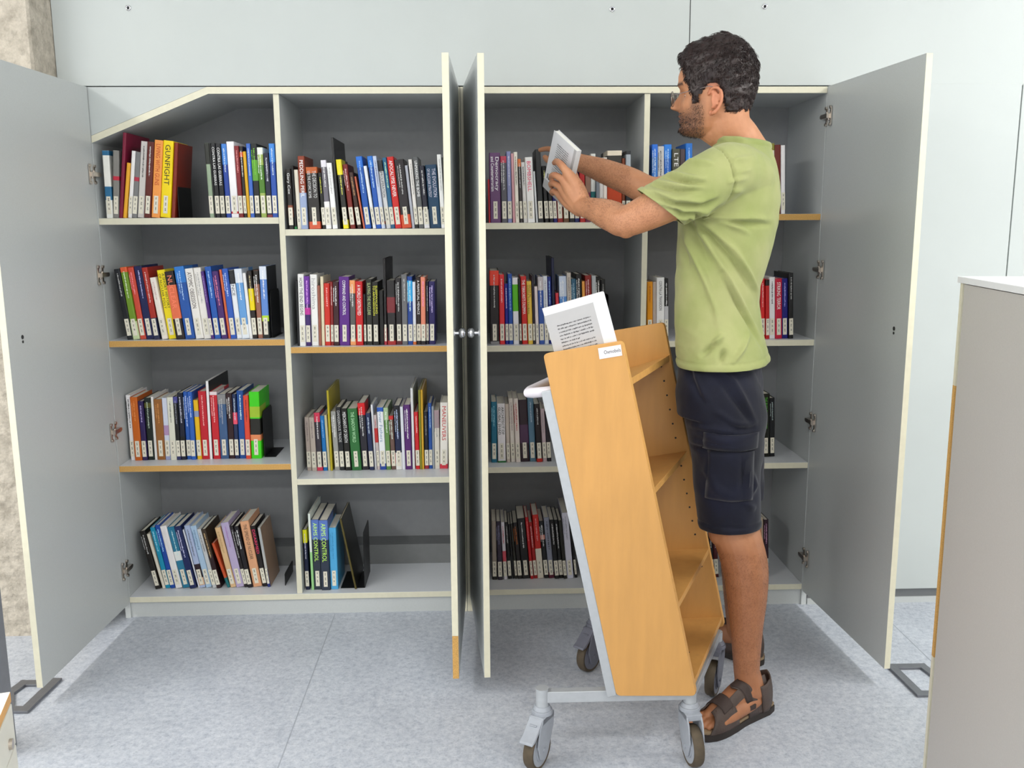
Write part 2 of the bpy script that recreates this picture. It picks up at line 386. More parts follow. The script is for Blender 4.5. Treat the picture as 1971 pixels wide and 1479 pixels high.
# flat steel floor frames under the outer doors
def floor_frame(pts, label, w_=.022):
    mb = MB(); k = len(pts)
    for i in range(k-1):
        a, b = Vector(pts[i]), Vector(pts[i+1]); d = (b-a).normalized(); n = Vector((-d.y, d.x))*w_/2
        a2 = a-d*w_/2; b2 = b+d*w_/2
        poly = [tuple(a2+n), tuple(a2-n), tuple(b2-n), tuple(b2+n)]
        mb.prism(poly, .0005+i*.0002, .008+i*.0002, axis='z')
    return tag(mb.build('floor_frame', M_STEELG, bevel=.001), label, 'steel frame', 'flat steel frames on the floor by the doors')
floor_frame([(-1.29, -.466), (-1.333, -.466), (-1.345, -.53), (-1.30, -.62), (-1.252, -.622), (-1.243, -.458)], 'flat dark steel frame on the floor under the left open door', .03)
floor_frame([(1.43, -.60), (1.414, -.484), (1.318, -.483), (1.325, -.650), (1.44, -.652)], 'flat steel frame on the floor beside the right open door', .026)
BOOKS = {
 'A1': (1.388, 0.012, [
  (-1.1643, 0.0217, 0.216, -0.01, 'efefe8', '', '', '', '2b6c96:.93-1 2b6c96:.27-.47', 'white and blue'),
  (-1.1422, 0.0199, 0.216, -0.074, '85837f', '', '', '', 'c02840:.56-.62', 'grey with red stripe'),
  (-1.1218, 0.0109, 0.273, -0.125, '7a1435', '', '', 'n', '', 'tall thin maroon'),
  (-1.1105, 0.0109, 0.178, -0.148, 'e8a92c', '', '', 'n', '', 'thin yellow'),
  (-1.0964, 0.0127, 0.216, -0.133, 'eceaea', '', '', '', '', 'narrow white'),
  (-1.0828, 0.0163, 0.212, -0.131, '7d7d7f', '', '', '', 'b33048:.56-.62', 'mid grey with red stripe'),
  (-1.0638, 0.0217, 0.245, -0.121, 'cfcac6', '~', '333', '', '', 'light grey'),
  (-1.0409, 0.0217, 0.243, -0.119, '5e2018', '~', 'ddd', '', '', 'dark brown red'),
  (-1.0177, 0.0271, 0.248, -0.115, 'f39c4c', 'LIVING WITH GUNS', 'c2491e', '', '', 'orange'),
  (-0.9893, 0.0326, 0.246, -0.112, 'f5d800', 'GUNFIGHT', '221', '', '', 'bright yellow'),
  (-0.9554, 0.0127, 0.241, -0.11, '7d2412', '', '', 'n', '', 'dark red hardback'),
  (-0.8275, 0.0147, 0.238, 0.016, '93a68c', '', '', '', '22251f:.72-1', 'sage green with dark top'),
  (-0.8122, 0.0049, 0.238, 0.017, '17181a', '', '', 'n', '', 'thin black'),
  (-0.8068, 0.0147, 0.238, 0.017, '14151a', 'CONTRA LAS GUERRAS', 'eee', '', '', 'black'),
  (-0.7913, 0.0163, 0.236, 0.018, '14151c', 'CONTRA LAS GUERRAS', 'eee', '', '', 'second black'),
  (-0.7744, 0.0163, 0.236, 0.019, '1c3f9a', '~', 'cde', '', '3f7fd0:.72-1', 'blue'),
  (-0.7576, 0.0245, 0.243, 0.016, 'f1eff2', '', '', '', 'c02030:.05-.08', 'thick white'),
  (-0.7319, 0.0147, 0.229, 0.019, '7c1d22', '~', 'e99', '', '', 'dark red'),
  (-0.7168, 0.0114, 0.228, 0.018, '241a1a', '~', 'eee', '', 'd05028:.85-.92', 'black with orange mark'),
  (-0.704, 0.0098, 0.211, 0.022, 'd9a51c', '', '', 'n', '', 'thin mustard yellow'),
  (-0.6938, 0.0131, 0.236, 0.012, '3a66c0', '~', 'cde', '', '', 'mid blue'),
  (-0.6803, 0.0196, 0.236, 0.011, '15181a', '~', '7c3', '', '5a9a2c:.5-.78', 'black with green panel'),
  (-0.6599, 0.018, 0.224, 0.013, '9fb35c', '~', 'efe', '', 'e6ebe0:.9-1 4d7d28:.35-.75', 'white and green'),
  (-0.6405, 0.018, 0.206, 0.017, '1c2036', '~', 'dde', '', '8a3038:0-.04', 'navy'),
  (-0.6222, 0.018, 0.236, 0.007, '2850a8', '~', 'cde', '', '3f86d8:.75-1', 'bright blue'),
 ]),
 'B1': (1.349, 0.012, [
  (-0.5698, 0.0157, 0.194, 0.014, '1b1614', 'Gary Cox', 'eee', '', '8a4a30:.2-.4', 'black and brown'),
  (-0.5538, 0.0078, 0.205, 0.014, '141414', '', '', '', '2a8a48:0-.04', 'thin black'),
  (-0.5441, 0.0141, 0.192, 0.021, 'e3dccb', '', '', '', '', 'cream'),
  (-0.5296, 0.0219, 0.235, 0.011, '8c3a22', 'PEDDLING PERIL', 'fff', '', '98a8cc:0-.5', 'brown and lilac'),
  (-0.5041, 0.0376, 0.2, 0.025, '2b2726', 'THE DECISION TO USE THE ATOMIC BOMB', 'ddd', '', 'c0602a:.9-1 d05a3a:0-.12', 'charcoal'),
  (-0.4614, 0.0125, 0.182, 0.048, '191a18', '~', 'dd3', '', '', 'black with yellow letters'),
  (-0.4485, 0.0172, 0.222, 0.044, '6e6a74', '~', 'eee', '', 'e8e4ee:.9-1 f2f0f0:0-.4', 'grey and white'),
  (-0.4272, 0.0172, 0.213, 0.06, 'f3f3f3', '~', 'bbb', '', '', 'white'),
  (-0.4095, 0.0078, 0.294, 0.042, '2a2a2c', '', '', 'n', '', 'very tall thin black'),
  (-0.3912, 0.0172, 0.224, 0.076, '23231f', '~', 'ee6', '', 'f0e022:.78-1 f0e022:0-.13', 'black with yellow ends'),
  (-0.3696, 0.0172, 0.209, 0.094, '7c2018', '~', 'ecc', '', '', 'dark red'),
  (-0.3457, 0.0141, 0.183, 0.123, '3a1f16', '~', 'c96', '', '', 'dark brown'),
  (-0.327, 0.0063, 0.171, 0.145, 'cf6a4e', '', '', 'n', '', 'thin salmon'),
  (-0.3203, 0.0204, 0.234, 0.104, '1b55ae', '~', 'bdf', '', '2a74d8:.85-1', 'thick blue'),
  (-0.2949, 0.011, 0.204, 0.123, 'e8ebf2', '', '', '', '', 'narrow white'),
  (-0.2835, 0.0172, 0.235, 0.1, '1d57b4', '~', 'bdf', '', '2f7ad8:.85-1', 'medium blue'),
  (-0.2657, 0.0125, 0.235, 0.099, 'c4cfe6', '~', '668', '', 'b02030:.06-.1', 'pale blue'),
  (-0.2513, 0.0157, 0.222, 0.105, 'd9d9db', 'NONPROLIFERATION', '111', '', '2c2e33:.84-1', 'white with dark top'),
  (-0.2351, 0.0141, 0.23, 0.099, '1f5f86', '~', 'cfc', '', '', 'teal'),
  (-0.2205, 0.0219, 0.232, 0.096, 'cf2320', 'APOCALYPSE NEVER', 'fff', '', '', 'red'),
  (-0.1981, 0.0314, 0.223, 0.094, '221c20', '~', 'ccc', '', 'd24f2a:0-.2', 'thick black with orange foot'),
  (-0.1654, 0.0094, 0.205, 0.097, 'b9bcc8', '', '', 'n', '', 'thin pale grey'),
  (-0.1556, 0.0125, 0.224, 0.078, 'ece7e2', '~', '999', '', '1a1a1a:0-.09', 'white with black foot'),
  (-0.1426, 0.0172, 0.231, 0.067, '5f6163', 'UNMAKING THE BOMB', 'fff', '', '', 'grey'),
  (-0.124, 0.0172, 0.203, 0.071, '1b1b2c', '~', 'ddd', '', 'e4e2e4:0-.3', 'midnight blue'),
  (-0.1063, 0.0376, 0.206, 0.061, '123e5e', 'THE EVOLUTION OF NUCLEAR STRATEGY', 'dde', '', '', 'thick dark teal'),
  (-0.0682, 0.0141, 0.239, 0.045, 'f4f4f2', '~', 'bbb', '', '', 'tall white'),
  (-0.0537, 0.0063, 0.23, 0.041, '151515', '', '', 'n', '', 'narrow black'),
 ]),
 'A2': (0.984, 0.035, [
  (-1.1346, 0.0195, 0.238, 0.114, '171a20', '~', 'ccc', '', '', 'black'),
  (-1.1146, 0.0213, 0.244, 0.107, '6f9428', '~', 'efd', '', 'e06038:.93-1 c8d8a8:0-.25', 'green with red top'),
  (-1.0928, 0.0195, 0.242, 0.106, 'cf4a38', '~', 'f9a', '', '', 'salmon red'),
  (-1.0728, 0.0266, 0.247, 0.101, '161c50', '~', 'ccf', '', '', 'navy'),
  (-1.0451, 0.0195, 0.242, 0.103, 'a8281c', '~', 'ecc', '', '1c2448:0-.3', 'brick red'),
  (-1.0189, 0.0195, 0.209, 0.128, 'efe6dc', '~', 'caa', '', '', 'cream'),
  (-0.9988, 0.0266, 0.233, 0.105, 'f2dc10', 'A SHORT HISTORY OF NUCLEAR FOLLY', '221', '', '', 'yellow'),
  (-0.9712, 0.0301, 0.228, 0.108, '221614', 'NUCLEAR', 'f86', '', 'e8714a:.3-.8', 'black and orange'),
  (-0.9404, 0.0319, 0.244, 0.094, '1c53a6', '~', 'bdf', '', '2a78cc:.78-1', 'thick blue'),
  (-0.9071, 0.0266, 0.237, 0.097, 'f0ece6', 'ATOMIC OBSESSION', '433', '', '', 'cream white'),
  (-0.88, 0.0248, 0.239, 0.092, 'f0ece6', '~', 'aaa', '', '', 'plain white'),
  (-0.854, 0.0106, 0.228, 0.095, '4a2378', '~', 'b9d', '', '', 'violet'),
  (-0.8429, 0.0213, 0.243, 0.081, '1b57b0', '~', 'bdf', '', '', 'bright blue'),
  (-0.8198, 0.0213, 0.228, 0.086, '44206a', '~', 'e8a', '', '', 'purple'),
  (-0.798, 0.0089, 0.233, 0.079, 'dd6a3e', '', '', 'n', '', 'thin orange'),
  (-0.7887, 0.0195, 0.236, 0.072, '2c59b8', '~', 'cdf', '', '', 'cobalt blue'),
  (-0.7688, 0.0177, 0.231, 0.07, 'eceef2', 'SCIENCE', '223', '', '16181e:.8-1', 'white with black top'),
  (-0.7506, 0.0248, 0.235, 0.063, '66a0dc', '~', 'fff', '', 'dfe6f2:.8-1 e6ecf4:0-.2', 'sky blue and white'),
  (-0.7254, 0.0106, 0.221, 0.056, 'efeeee', '', '', 'n', '', 'thin white'),
  (-0.7143, 0.016, 0.228, 0.038, '1d1512', '~', 'dc9', '', 'f2d800:.42-.74', 'black with yellow panel'),
  (-0.6979, 0.0177, 0.229, 0.024, '9a6450', '~', 'eee', '', '241a14:.8-1', 'brown'),
  (-0.6798, 0.023, 0.243, 0.006, '5f8ad2', '~', 'fff', '', 'dfe6f4:.82-1 b8dc40:.24-.32 161a18:0-.24 15161c:R-1', 'blue white and green'),
 ]),
 'B2': (0.957, 0.035, [
  (-0.5647, 0.007, 0.221, -0.005, '17181b', '', '', '', '', 'thin black'),
  (-0.5574, 0.0209, 0.243, -0.011, 'f2f1ef', 'HOW THE END BEGINS', '222', '', '', 'white'),
  (-0.5361, 0.0174, 0.236, -0.011, '3a1f66', '~', 'eaf', '', '6a2a9a:.6-1 c0309a:.45-.55', 'purple'),
  (-0.5183, 0.0243, 0.241, -0.013, 'f3f2f0', 'hiroshima', 'aaa', '', '', 'thick white'),
  (-0.4926, 0.0087, 0.204, -0.009, '9a5a4a', '', '', 'n', '', 'thin brown'),
  (-0.4835, 0.0104, 0.234, -0.015, 'e3d7b8', '', '', 'n', '', 'narrow cream'),
  (-0.4725, 0.0191, 0.211, -0.015, 'cf2a1c', '~', 'fbb', '', '', 'bright red'),
  (-0.453, 0.0104, 0.216, -0.017, '8a1f20', '~', 'ecc', '', '', 'narrow dark red'),
  (-0.4421, 0.0191, 0.216, -0.019, '3a161c', '~', 'eee', '', '', 'maroon'),
  (-0.4226, 0.0348, 0.233, -0.022, '5a2284', 'COMMAND AND CONTROL', 'fff', '', '', 'thick purple'),
  (-0.3865, 0.0191, 0.221, -0.018, '5a5856', '~', 'eee', '', 'f0a066:.8-1 f0a066:0-.1', 'grey with orange ends'),
  (-0.3665, 0.0243, 0.217, -0.016, 'c8181c', 'A WORLD DESTROYED', 'fff', '', '', 'scarlet'),
  (-0.3401, 0.0087, 0.173, -0.008, '1a1a1a', '~', 'ccc', '', '', 'short black'),
  (-0.331, 0.0209, 0.224, -0.013, '1d1e18', 'SLAYING THE NUCLEAR', 'bc8', '', '', 'black with olive letters'),
  (-0.3091, 0.0209, 0.215, -0.01, '191714', 'SLEEPWALKING TO ARMAGEDDON', 'ee3', '', '', 'black with yellow letters'),
  (-0.2866, 0.0157, 0.185, -0.004, '0f0d0d', '', '', 'n', '', 'low black'),
  (-0.2705, 0.0087, 0.293, -0.012, '171316', '', '', '', 'b03040:0-.2', 'very tall thin black'),
  (-0.2592, 0.0278, 0.22, -0.005, '221e20', '', '', '', '7c2a30:.5-.74 a82828:0-.07', 'thick black with red panel'),
  (-0.231, 0.0209, 0.227, -0.006, '1f1a1e', '~', 'ccc', '', '5a1820:0-.06', 'charcoal'),
  (-0.2097, 0.0191, 0.239, -0.008, '6d6d70', '~', 'ccc', '', '', 'grey'),
  (-0.1902, 0.0174, 0.232, -0.009, '1f4494', '~', 'dff', '', '2aa8e8:.64-.94', 'blue with cyan panel'),
  (-0.1724, 0.0104, 0.214, -0.009, 'dfe3ee', '', '', '', 'd06a2a:0-.05', 'white'),
  (-0.1616, 0.0157, 0.231, -0.011, '241614', 'A PERPETUAL MENACE', 'eee', '', '', 'dark brown'),
  (-0.1455, 0.0157, 0.23, -0.013, 'e98a70', '~', 'f9c', '', '201a20:0-.1', 'salmon'),
  (-0.1295, 0.0104, 0.214, -0.013, '1b1526', '~', 'ccc', '', '', 'thin dark purple'),
  (-0.1185, 0.0209, 0.215, -0.013, '241a5a', '~', 'dcf', '', '', 'deep violet'),
 ]),
 'A3': (0.552, 0.081, [
  (-1.1749, 0.0161, 0.232, 0.009, 'eceaec', '~', '333', '', '', 'white'),
  (-1.1584, 0.0251, 0.226, 0.007, 'c8641e', '~', 'e95', '', '', 'orange'),
  (-1.1324, 0.0179, 0.211, 0.009, '2f1f56', '~', 'cbe', '', '', 'dark purple'),
  (-1.1141, 0.0215, 0.222, 0.001, '15201c', '~', 'cdc', '', '5a5a28:.84-.92', 'black green'),
  (-1.0922, 0.009, 0.225, -0.003, 'e6e4e2', '', '', 'n', '', 'thin white'),
  (-1.0828, 0.0287, 0.216, -0.005, '95602e', '~', 'd95', '', '', 'brown'),
  (-1.0535, 0.0179, 0.221, -0.004, 'cfd4e6', '', '', '', 'b090b8:.4-.56 98a0c8:0-.08', 'pale lilac'),
  (-1.035, 0.0215, 0.224, -0.003, 'deddce', '~', '777', '', '', 'cream'),
  (-1.0127, 0.0143, 0.226, -0.001, '17181c', '~', '99a', '', '4a4a90:.9-1 2c3060:0-.06', 'black with violet top'),
  (-0.998, 0.0179, 0.239, -0.003, '14182c', '~', 'dde', '', '101010:.05-.35', 'midnight'),
  (-0.9795, 0.0161, 0.242, -0.002, '2458ae', '~', 'cdf', '', '', 'blue'),
  (-0.9625, 0.0161, 0.242, -0.001, '2a5eb8', '~', 'cdf', '', '', 'second blue'),
  (-0.9433, 0.0161, 0.212, 0.01, 'e8b818', '', '', '', '8f9ab8:.72-.82', 'yellow'),
  (-0.9268, 0.0269, 0.243, 0.003, 'c01a2a', '~', 'fbb', '', '', 'crimson'),
  (-0.8995, 0.009, 0.279, -0.007, 'f1eef0', '', '', 'n', '17171a:R-1', 'very tall white'),
  (-0.8883, 0.0251, 0.241, -0.001, 'c81f2c', '~', 'fcc', '', 'e8d8dc:.95-1', 'red'),
  (-0.8626, 0.0287, 0.231, 0.0, '3e5c86', '~', 'ccc', '', '8a8a8c:.85-1', 'grey blue'),
  (-0.8335, 0.0215, 0.235, -0.002, '2b0f14', '~', 'eee', '', '', 'dark maroon'),
  (-0.8116, 0.0143, 0.231, -0.003, '1a2a50', '~', 'cde', '', 'e8506a:.54-.72', 'navy with pink panel'),
  (-0.7969, 0.0233, 0.243, -0.007, '174a94', '~', 'dff', '', '', 'royal blue'),
  (-0.7727, 0.0179, 0.227, -0.005, 'dd4830', '~', '722', '', '', 'vermilion'),
  (-0.7544, 0.0358, 0.239, -0.01, '3fd011', '', '', '', '9fc02c:.62-.78 1a1a14:.36-.6 e08858:.27-.36', 'neon green'),
 ]),
 'B3': (0.497, 0.11, [
  (-0.5673, 0.0164, 0.195, 0.013, 'b9aaa0', '~', '877', '', '', 'beige'),
  (-0.5495, 0.0182, 0.195, 0.018, 'beb1a6', '~', '877', '', '', 'pale beige'),
  (-0.5309, 0.02, 0.212, 0.018, '37323c', '~', 'fff', '', 'd83a58:.84-1 d83a58:0-.07', 'charcoal with pink ends'),
  (-0.5087, 0.0146, 0.2, 0.027, '1070b8', '~', '9cf', '', '', 'azure'),
  (-0.4929, 0.0091, 0.202, 0.031, 'c8c09a', '', '', 'n', '', 'thin khaki'),
  (-0.4833, 0.0073, 0.291, 0.012, 'b8a822', '', '', 'n', '', 'very tall yellow'),
  (-0.469, 0.0182, 0.215, 0.035, '9a9a96', '~', 'eee', '', '', 'silver grey'),
  (-0.4504, 0.0182, 0.23, 0.035, '1a1c20', 'DANGEROUS TRADE', 'ccc', '', '', 'black'),
  (-0.4304, 0.0218, 0.226, 0.04, '15130f', 'MERCHANTS OF DEATH', 'eee', '', '', 'black with white title'),
  (-0.407, 0.0346, 0.225, 0.045, '2a6b34', 'THE SHADOW WORLD', 'beb', '', '', 'thick green'),
  (-0.372, 0.0255, 0.244, 0.037, '221f2a', '~', 'ddd', '', 'd8141c:.82-1', 'black with red top'),
  (-0.344, 0.0164, 0.208, 0.045, '1d2a52', '~', 'cde', '', '', 'navy'),
  (-0.3272, 0.0073, 0.237, 0.032, 'e4e6ec', '', '', 'n', '', 'thin white'),
  (-0.3179, 0.0109, 0.2, 0.038, 'c6b8b8', '~', 'b22', '', 'c02a2a:.5-.76', 'grey with red panel'),
  (-0.3066, 0.0218, 0.228, 0.026, 'eef0f4', 'Inner Fathers', '79b', '', '2458b8:.93-1 2848a0:0-.1', 'white with blue ends'),
  (-0.2843, 0.0164, 0.227, 0.024, '5f8a4a', '~', 'efe', '', 'a8c098:.8-1', 'sage green'),
  (-0.2663, 0.0164, 0.197, 0.029, '6a5048', '~', 'efe', '', 'c82a2a:.93-1 c82a2a:.1-.3', 'brown with red ends'),
  (-0.2495, 0.0218, 0.234, 0.018, '141d42', '~', 'cdf', '', '14141e:.6-1 e8e8e4:0-.27', 'navy and white'),
  (-0.2272, 0.0109, 0.23, 0.016, 'e2e4ee', '', '', 'n', '', 'narrow white'),
  (-0.2159, 0.0237, 0.236, 0.013, '55206e', '~', 'fff', '', '', 'purple'),
  (-0.1918, 0.0091, 0.295, 0.004, 'e6e8ea', '', '', 'n', '', 'very tall white'),
  (-0.1796, 0.0146, 0.209, 0.013, 'cf1f26', '~', 'fcc', '', '', 'red'),
  (-0.1647, 0.0073, 0.289, 0.001, '8a8a2c', '', '', 'n', '', 'very tall olive'),
  (-0.157, 0.0073, 0.289, -0.001, 'd8a82c', '', '', 'n', '', 'very tall amber'),
  (-0.1476, 0.0146, 0.209, 0.005, '15151e', '~', '999', '', 'a02838:0-.06', 'black'),
  (-0.1327, 0.0127, 0.24, -0.001, '2150a0', '~', 'bdf', '', '', 'blue'),
  (-0.1195, 0.0073, 0.229, -0.002, '99a0a8', '', '', 'n', '', 'thin grey'),
  (-0.1119, 0.0182, 0.214, -0.003, 'ddd6cc', '~', '999', '', 'a89098:.7-1', 'beige and mauve'),
  (-0.0932, 0.0273, 0.242, -0.02, 'efeae2', 'MANEUVERS', 'c33', '', 'd83a4a:0-.07', 'cream'),
 ]),
 'A4': (0.078, 0.069, [
  (-1.1184, 0.0199, 0.221, 0.187, '17130f', '~', 'ccc', '', '', 'black'),
  (-1.0942, 0.0099, 0.209, 0.203, 'e0d8c8', '', '', 'n', '', 'thin cream'),
  (-1.0836, 0.0166, 0.231, 0.177, '1490b4', '~', 'bef', '', '', 'turquoise'),
  (-1.0664, 0.0166, 0.24, 0.168, '1747a0', '~', 'adf', '', '', 'blue'),
  (-1.048, 0.0232, 0.236, 0.173, 'ece9ea', '~', 'ddd', '', '', 'white'),
  (-1.0226, 0.0265, 0.232, 0.179, '2a7a9c', '~', 'cee', '', 'e8ecea:.45-.6', 'teal'),
  (-0.9953, 0.0232, 0.236, 0.177, '1b2758', '~', 'ddf', '', '', 'navy'),
  (-0.9674, 0.005, 0.222, 0.193, 'dfe2ea', '', '', 'n', '', 'very thin white'),
  (-0.9619, 0.0199, 0.237, 0.177, 'aab8d8', '~', '556', '', '2a1a22:.16-.38 d8b090:.04-.16', 'pale blue'),
  (-0.9405, 0.0215, 0.235, 0.18, 'a9c4de', '~', '68a', '', '', 'powder blue'),
  (-0.9153, 0.0149, 0.225, 0.193, 'c6c8ca', '~', '777', '', '', 'silver'),
  (-0.8994, 0.0166, 0.225, 0.194, '3b2f22', '~', 'db8', '', '2a1418:0-.55', 'olive and maroon'),
  (-0.8628, 0.0099, 0.173, 0.275, 'c4512c', '', '', 'n', '1a6a70:0-.22', 'thin orange'),
  (-0.8521, 0.0199, 0.228, 0.192, 'dcb88a', '~', 'b96', '', '', 'tan'),
  (-0.8315, 0.0281, 0.245, 0.175, 'b7a9cc', '~', 'a7b', '', '', 'lilac'),
  (-0.8024, 0.0132, 0.234, 0.176, '1b1418', '~', 'bbb', '', '', 'narrow black'),
  (-0.7886, 0.0166, 0.233, 0.165, '17131a', '~', 'eee', '', '', 'black with white letters'),
  (-0.7714, 0.0314, 0.248, 0.142, 'dca27a', 'THE SPREAD OF NUCLEAR', '543', '', '', 'thick orange tan'),
  (-0.7379, 0.0182, 0.23, 0.147, '17100f', 'DISARMED', 'e36', '', '', 'black with pink title'),
  (-0.719, 0.0099, 0.224, 0.112, 'b8b8b6', '~', '9ab', '', '1c2c78:0-.3 a5876e:R-1', 'grey and blue'),
 ]),
 'B4': (0.0785, 0.032, [
  (-0.577, 0.0143, 0.224, 0.012, '131b3c', '~', 'dde', '', 'e2e01a:.78-1', 'navy with yellow top'),
  (-0.555, 0.0082, 0.283, 0.008, 'dfe8e0', '', '', 'n', '9ad08c:0-.5', 'tall white and green'),
  (-0.5464, 0.0267, 0.26, 0.006, '2b3440', 'ARMS CONTROL', 'cf6', '', '5a78c0:.72-1', 'slate blue'),
  (-0.5193, 0.0308, 0.26, 0.001, '2c3546', 'ARMS CONTROL', 'cf6', '', '5a78c0:.72-1', 'second slate blue'),
  (-0.4881, 0.0267, 0.229, -0.0, '4fa8dc', '~', '38b', '', '', 'light blue'),
  (-0.402, 0.0069, 0.266, 0.171, '544a1e', '', '', 'n', '2c2c28:R-1', 'dark olive picture'),
 ]),
 'C1': (1.366, 0.012, [
  (0.0896, 0.0049, 0.142, 0.014, 'b0202a', '', '', 'n', '', 'thin red'),
  (0.0949, 0.0356, 0.227, 0.009, '67406e', 'Democracy and Counterterrorism', 'fff', '', '', 'thick purple'),
  (0.1325, 0.0194, 0.216, 0.016, '57555e', '~', 'ddd', '', 'c04058:.9-1', 'dark grey with pink top'),
  (0.1531, 0.0146, 0.231, 0.019, '8a90be', '~', 'dde', '', '', 'periwinkle'),
  (0.1693, 0.0081, 0.224, 0.025, 'd8a0a8', '', '', 'n', '', 'thin pink'),
  (0.1786, 0.0129, 0.229, 0.028, 'efe9dc', '~', '333', '', '', 'cream'),
  (0.1939, 0.0097, 0.207, 0.037, '3a3434', '~', 'ddd', '', 'e07838:.88-1', 'charcoal with orange top'),
  (0.2056, 0.0129, 0.196, 0.044, 'dcd9d6', '~', '223', '', '', 'narrow white'),
  (0.2191, 0.0243, 0.212, 0.045, 'f3f2f0', 'BOMBSHELL', 'e26', '', '', 'white with pink title'),
  (0.2475, 0.0065, 0.167, 0.063, 'dfe2e4', '', '', 'n', '', 'thin white'),
  (0.2544, 0.0178, 0.237, 0.046, '26282a', '', '', '', '', 'tall black'),
  (0.2767, 0.0146, 0.184, 0.063, '18181a', '~', 'dd8', '', '', 'black'),
  (0.2924, 0.0129, 0.182, 0.067, '17171c', '', '', '', '', 'narrow black'),
  (0.3058, 0.0129, 0.18, 0.06, '1c1c6a', '', '', '', '', 'indigo'),
  (0.3192, 0.0194, 0.18, 0.052, '982a24', '', '', '', '', 'red'),
  (0.339, 0.0194, 0.18, 0.045, '6a4a30', '', '', '', '', 'brown'),
  (0.3588, 0.0178, 0.18, 0.038, '17171c', '', '', '', '', 'black with white foot'),
  (0.3771, 0.0162, 0.182, 0.031, '1c2a6a', '~', 'aaf', '', '', 'royal blue'),
  (0.3937, 0.0178, 0.18, 0.024, 'b02424', '', '', '', '', 'scarlet'),
  (0.4119, 0.0178, 0.216, 0.015, '8a6a5a', 'USA', 'ecd', '', '6a2a48:0-.45', 'taupe and plum'),
  (0.4301, 0.0162, 0.223, 0.009, 'dfe2de', '', '', '', '1f6a6c:.2-.45', 'white and teal'),
  (0.4469, 0.0113, 0.211, 0.01, '7a8088', '', '', '', '', 'grey'),
  (0.4588, 0.0129, 0.21, 0.011, 'd6d2d0', '', '', '', '', 'pale grey'),
  (0.4723, 0.0129, 0.211, 0.011, 'e6dcd4', '', '', '', '', 'off white'),
  (0.4858, 0.0486, 0.233, 0.012, '34302c', '', '', 'n', 'e8dcc8:.93-1 b8401c:0-.5', 'very thick black and rust'),
  (0.5354, 0.0113, 0.208, 0.015, '7a3a20', '', '', '', '', 'rust brown'),
  (0.5473, 0.0162, 0.231, 0.016, '2b2c30', '', '', '', 'a8b0b8:.6-.95', 'black with silver panel'),
 ]),
 'C2': (0.955, 0.035, [
  (0.0911, 0.0307, 0.252, 0.004, '1c1416', '~', 'ccc', '', 'e8402c:.8-1 8a8a8c:0-.04', 'thick black with red top'),
  (0.1235, 0.0178, 0.238, 0.009, 'e02a32', '~', 'fcc', '', '', 'red'),
  (0.1432, 0.0113, 0.207, 0.016, '1a1a8a', '~', 'fff', '', '', 'navy'),
  (0.155, 0.0145, 0.24, 0.016, '1c4ea8', '~', '9cf', '', '', 'blue'),
  (0.171, 0.0194, 0.227, 0.02, 'eceaf0', '', '', '', '5ab818:.5-.9', 'white with green panel'),
  (0.1918, 0.0081, 0.224, 0.025, '151515', '~', 'eee', '', '', 'thin black'),
  (0.2007, 0.0194, 0.232, 0.026, 'd02420', 'THE TERRORISTS DILEMMA', 'fff', '', '', 'crimson'),
  (0.2212, 0.0162, 0.215, 0.03, 'e8c048', 'FROM AL QAEDA TO TALIBAN', '221', '', '', 'yellow'),
  (0.2378, 0.0081, 0.234, 0.027, '241a2a', '', '', '', '', 'dark violet'),
  (0.2476, 0.0113, 0.197, 0.033, 'ecdcdc', '', '', '', '', 'pale pink'),
  (0.2593, 0.0178, 0.23, 0.028, '3458a8', '~', 'fff', '', 'c8c0c4:.8-1', 'blue and white'),
  (0.2776, 0.0145, 0.232, 0.029, 'dfe4ec', '~', '99a', '', '', 'white'),
  (0.2927, 0.0129, 0.23, 0.029, '16267a', '~', '9cf', '', '', 'deep blue'),
  (0.306, 0.0097, 0.293, 0.024, '141a3a', '', '', 'n', '', 'very tall navy'),
  (0.3205, 0.0113, 0.174, 0.039, 'd83a48', '', '', 'n', '', 'short red'),
  (0.3323, 0.0259, 0.231, 0.03, '5a92d8', '~', 'fff', '', 'c8d4ea:.7-1', 'sky blue'),
  (0.3585, 0.0145, 0.242, 0.03, 'c8beb4', '~', '766', '', '', 'beige'),
  (0.3741, 0.0162, 0.222, 0.032, '2a5a74', '~', 'acd', '', '', 'slate teal'),
  (0.3907, 0.0194, 0.238, 0.031, '17171a', '~', 'eee', '', '', 'black'),
  (0.4113, 0.0097, 0.213, 0.034, 'e8a04c', '', '', 'n', '', 'thin orange'),
  (0.4215, 0.0226, 0.233, 0.032, '8a1f1c', '~', 'ecc', '', '', 'dark red'),
  (0.4447, 0.0145, 0.232, 0.033, 'b4b8bc', '', '', '', '', 'silver'),
  (0.4599, 0.0162, 0.229, 0.034, '141414', '~', 'eee', '', '', 'black with white letters'),
  (0.4768, 0.0145, 0.218, 0.036, '161618', '~', '999', '', '', 'small black'),
 ]),
 'C3': (0.529, 0.068, [
  (0.091, 0.0202, 0.219, -0.001, '0f6a86', '~', '9de', '', '', 'teal'),
  (0.1144, 0.0275, 0.213, 0.012, 'eae6ea', 'ARCHITECT OF GLOBAL JIHAD', '232', '', '2c7a3c:0-.03', 'white with black title'),
  (0.1451, 0.0128, 0.211, 0.025, 'cdbfb2', '', '', '', '', 'beige'),
  (0.1602, 0.0165, 0.23, 0.034, 'e0d8ce', '~', 'a99', '', '', 'cream'),
  (0.1778, 0.0165, 0.23, 0.037, 'e8dcd4', '~', 'b33', '', '', 'white with red letters'),
  (0.1957, 0.0312, 0.224, 0.041, '2a1420', '', '', '', '4a2a4a:.3-.6', 'thick dark plum'),
  (0.2278, 0.022, 0.231, 0.043, '567c94', '~', 'bcd', '', '', 'slate blue'),
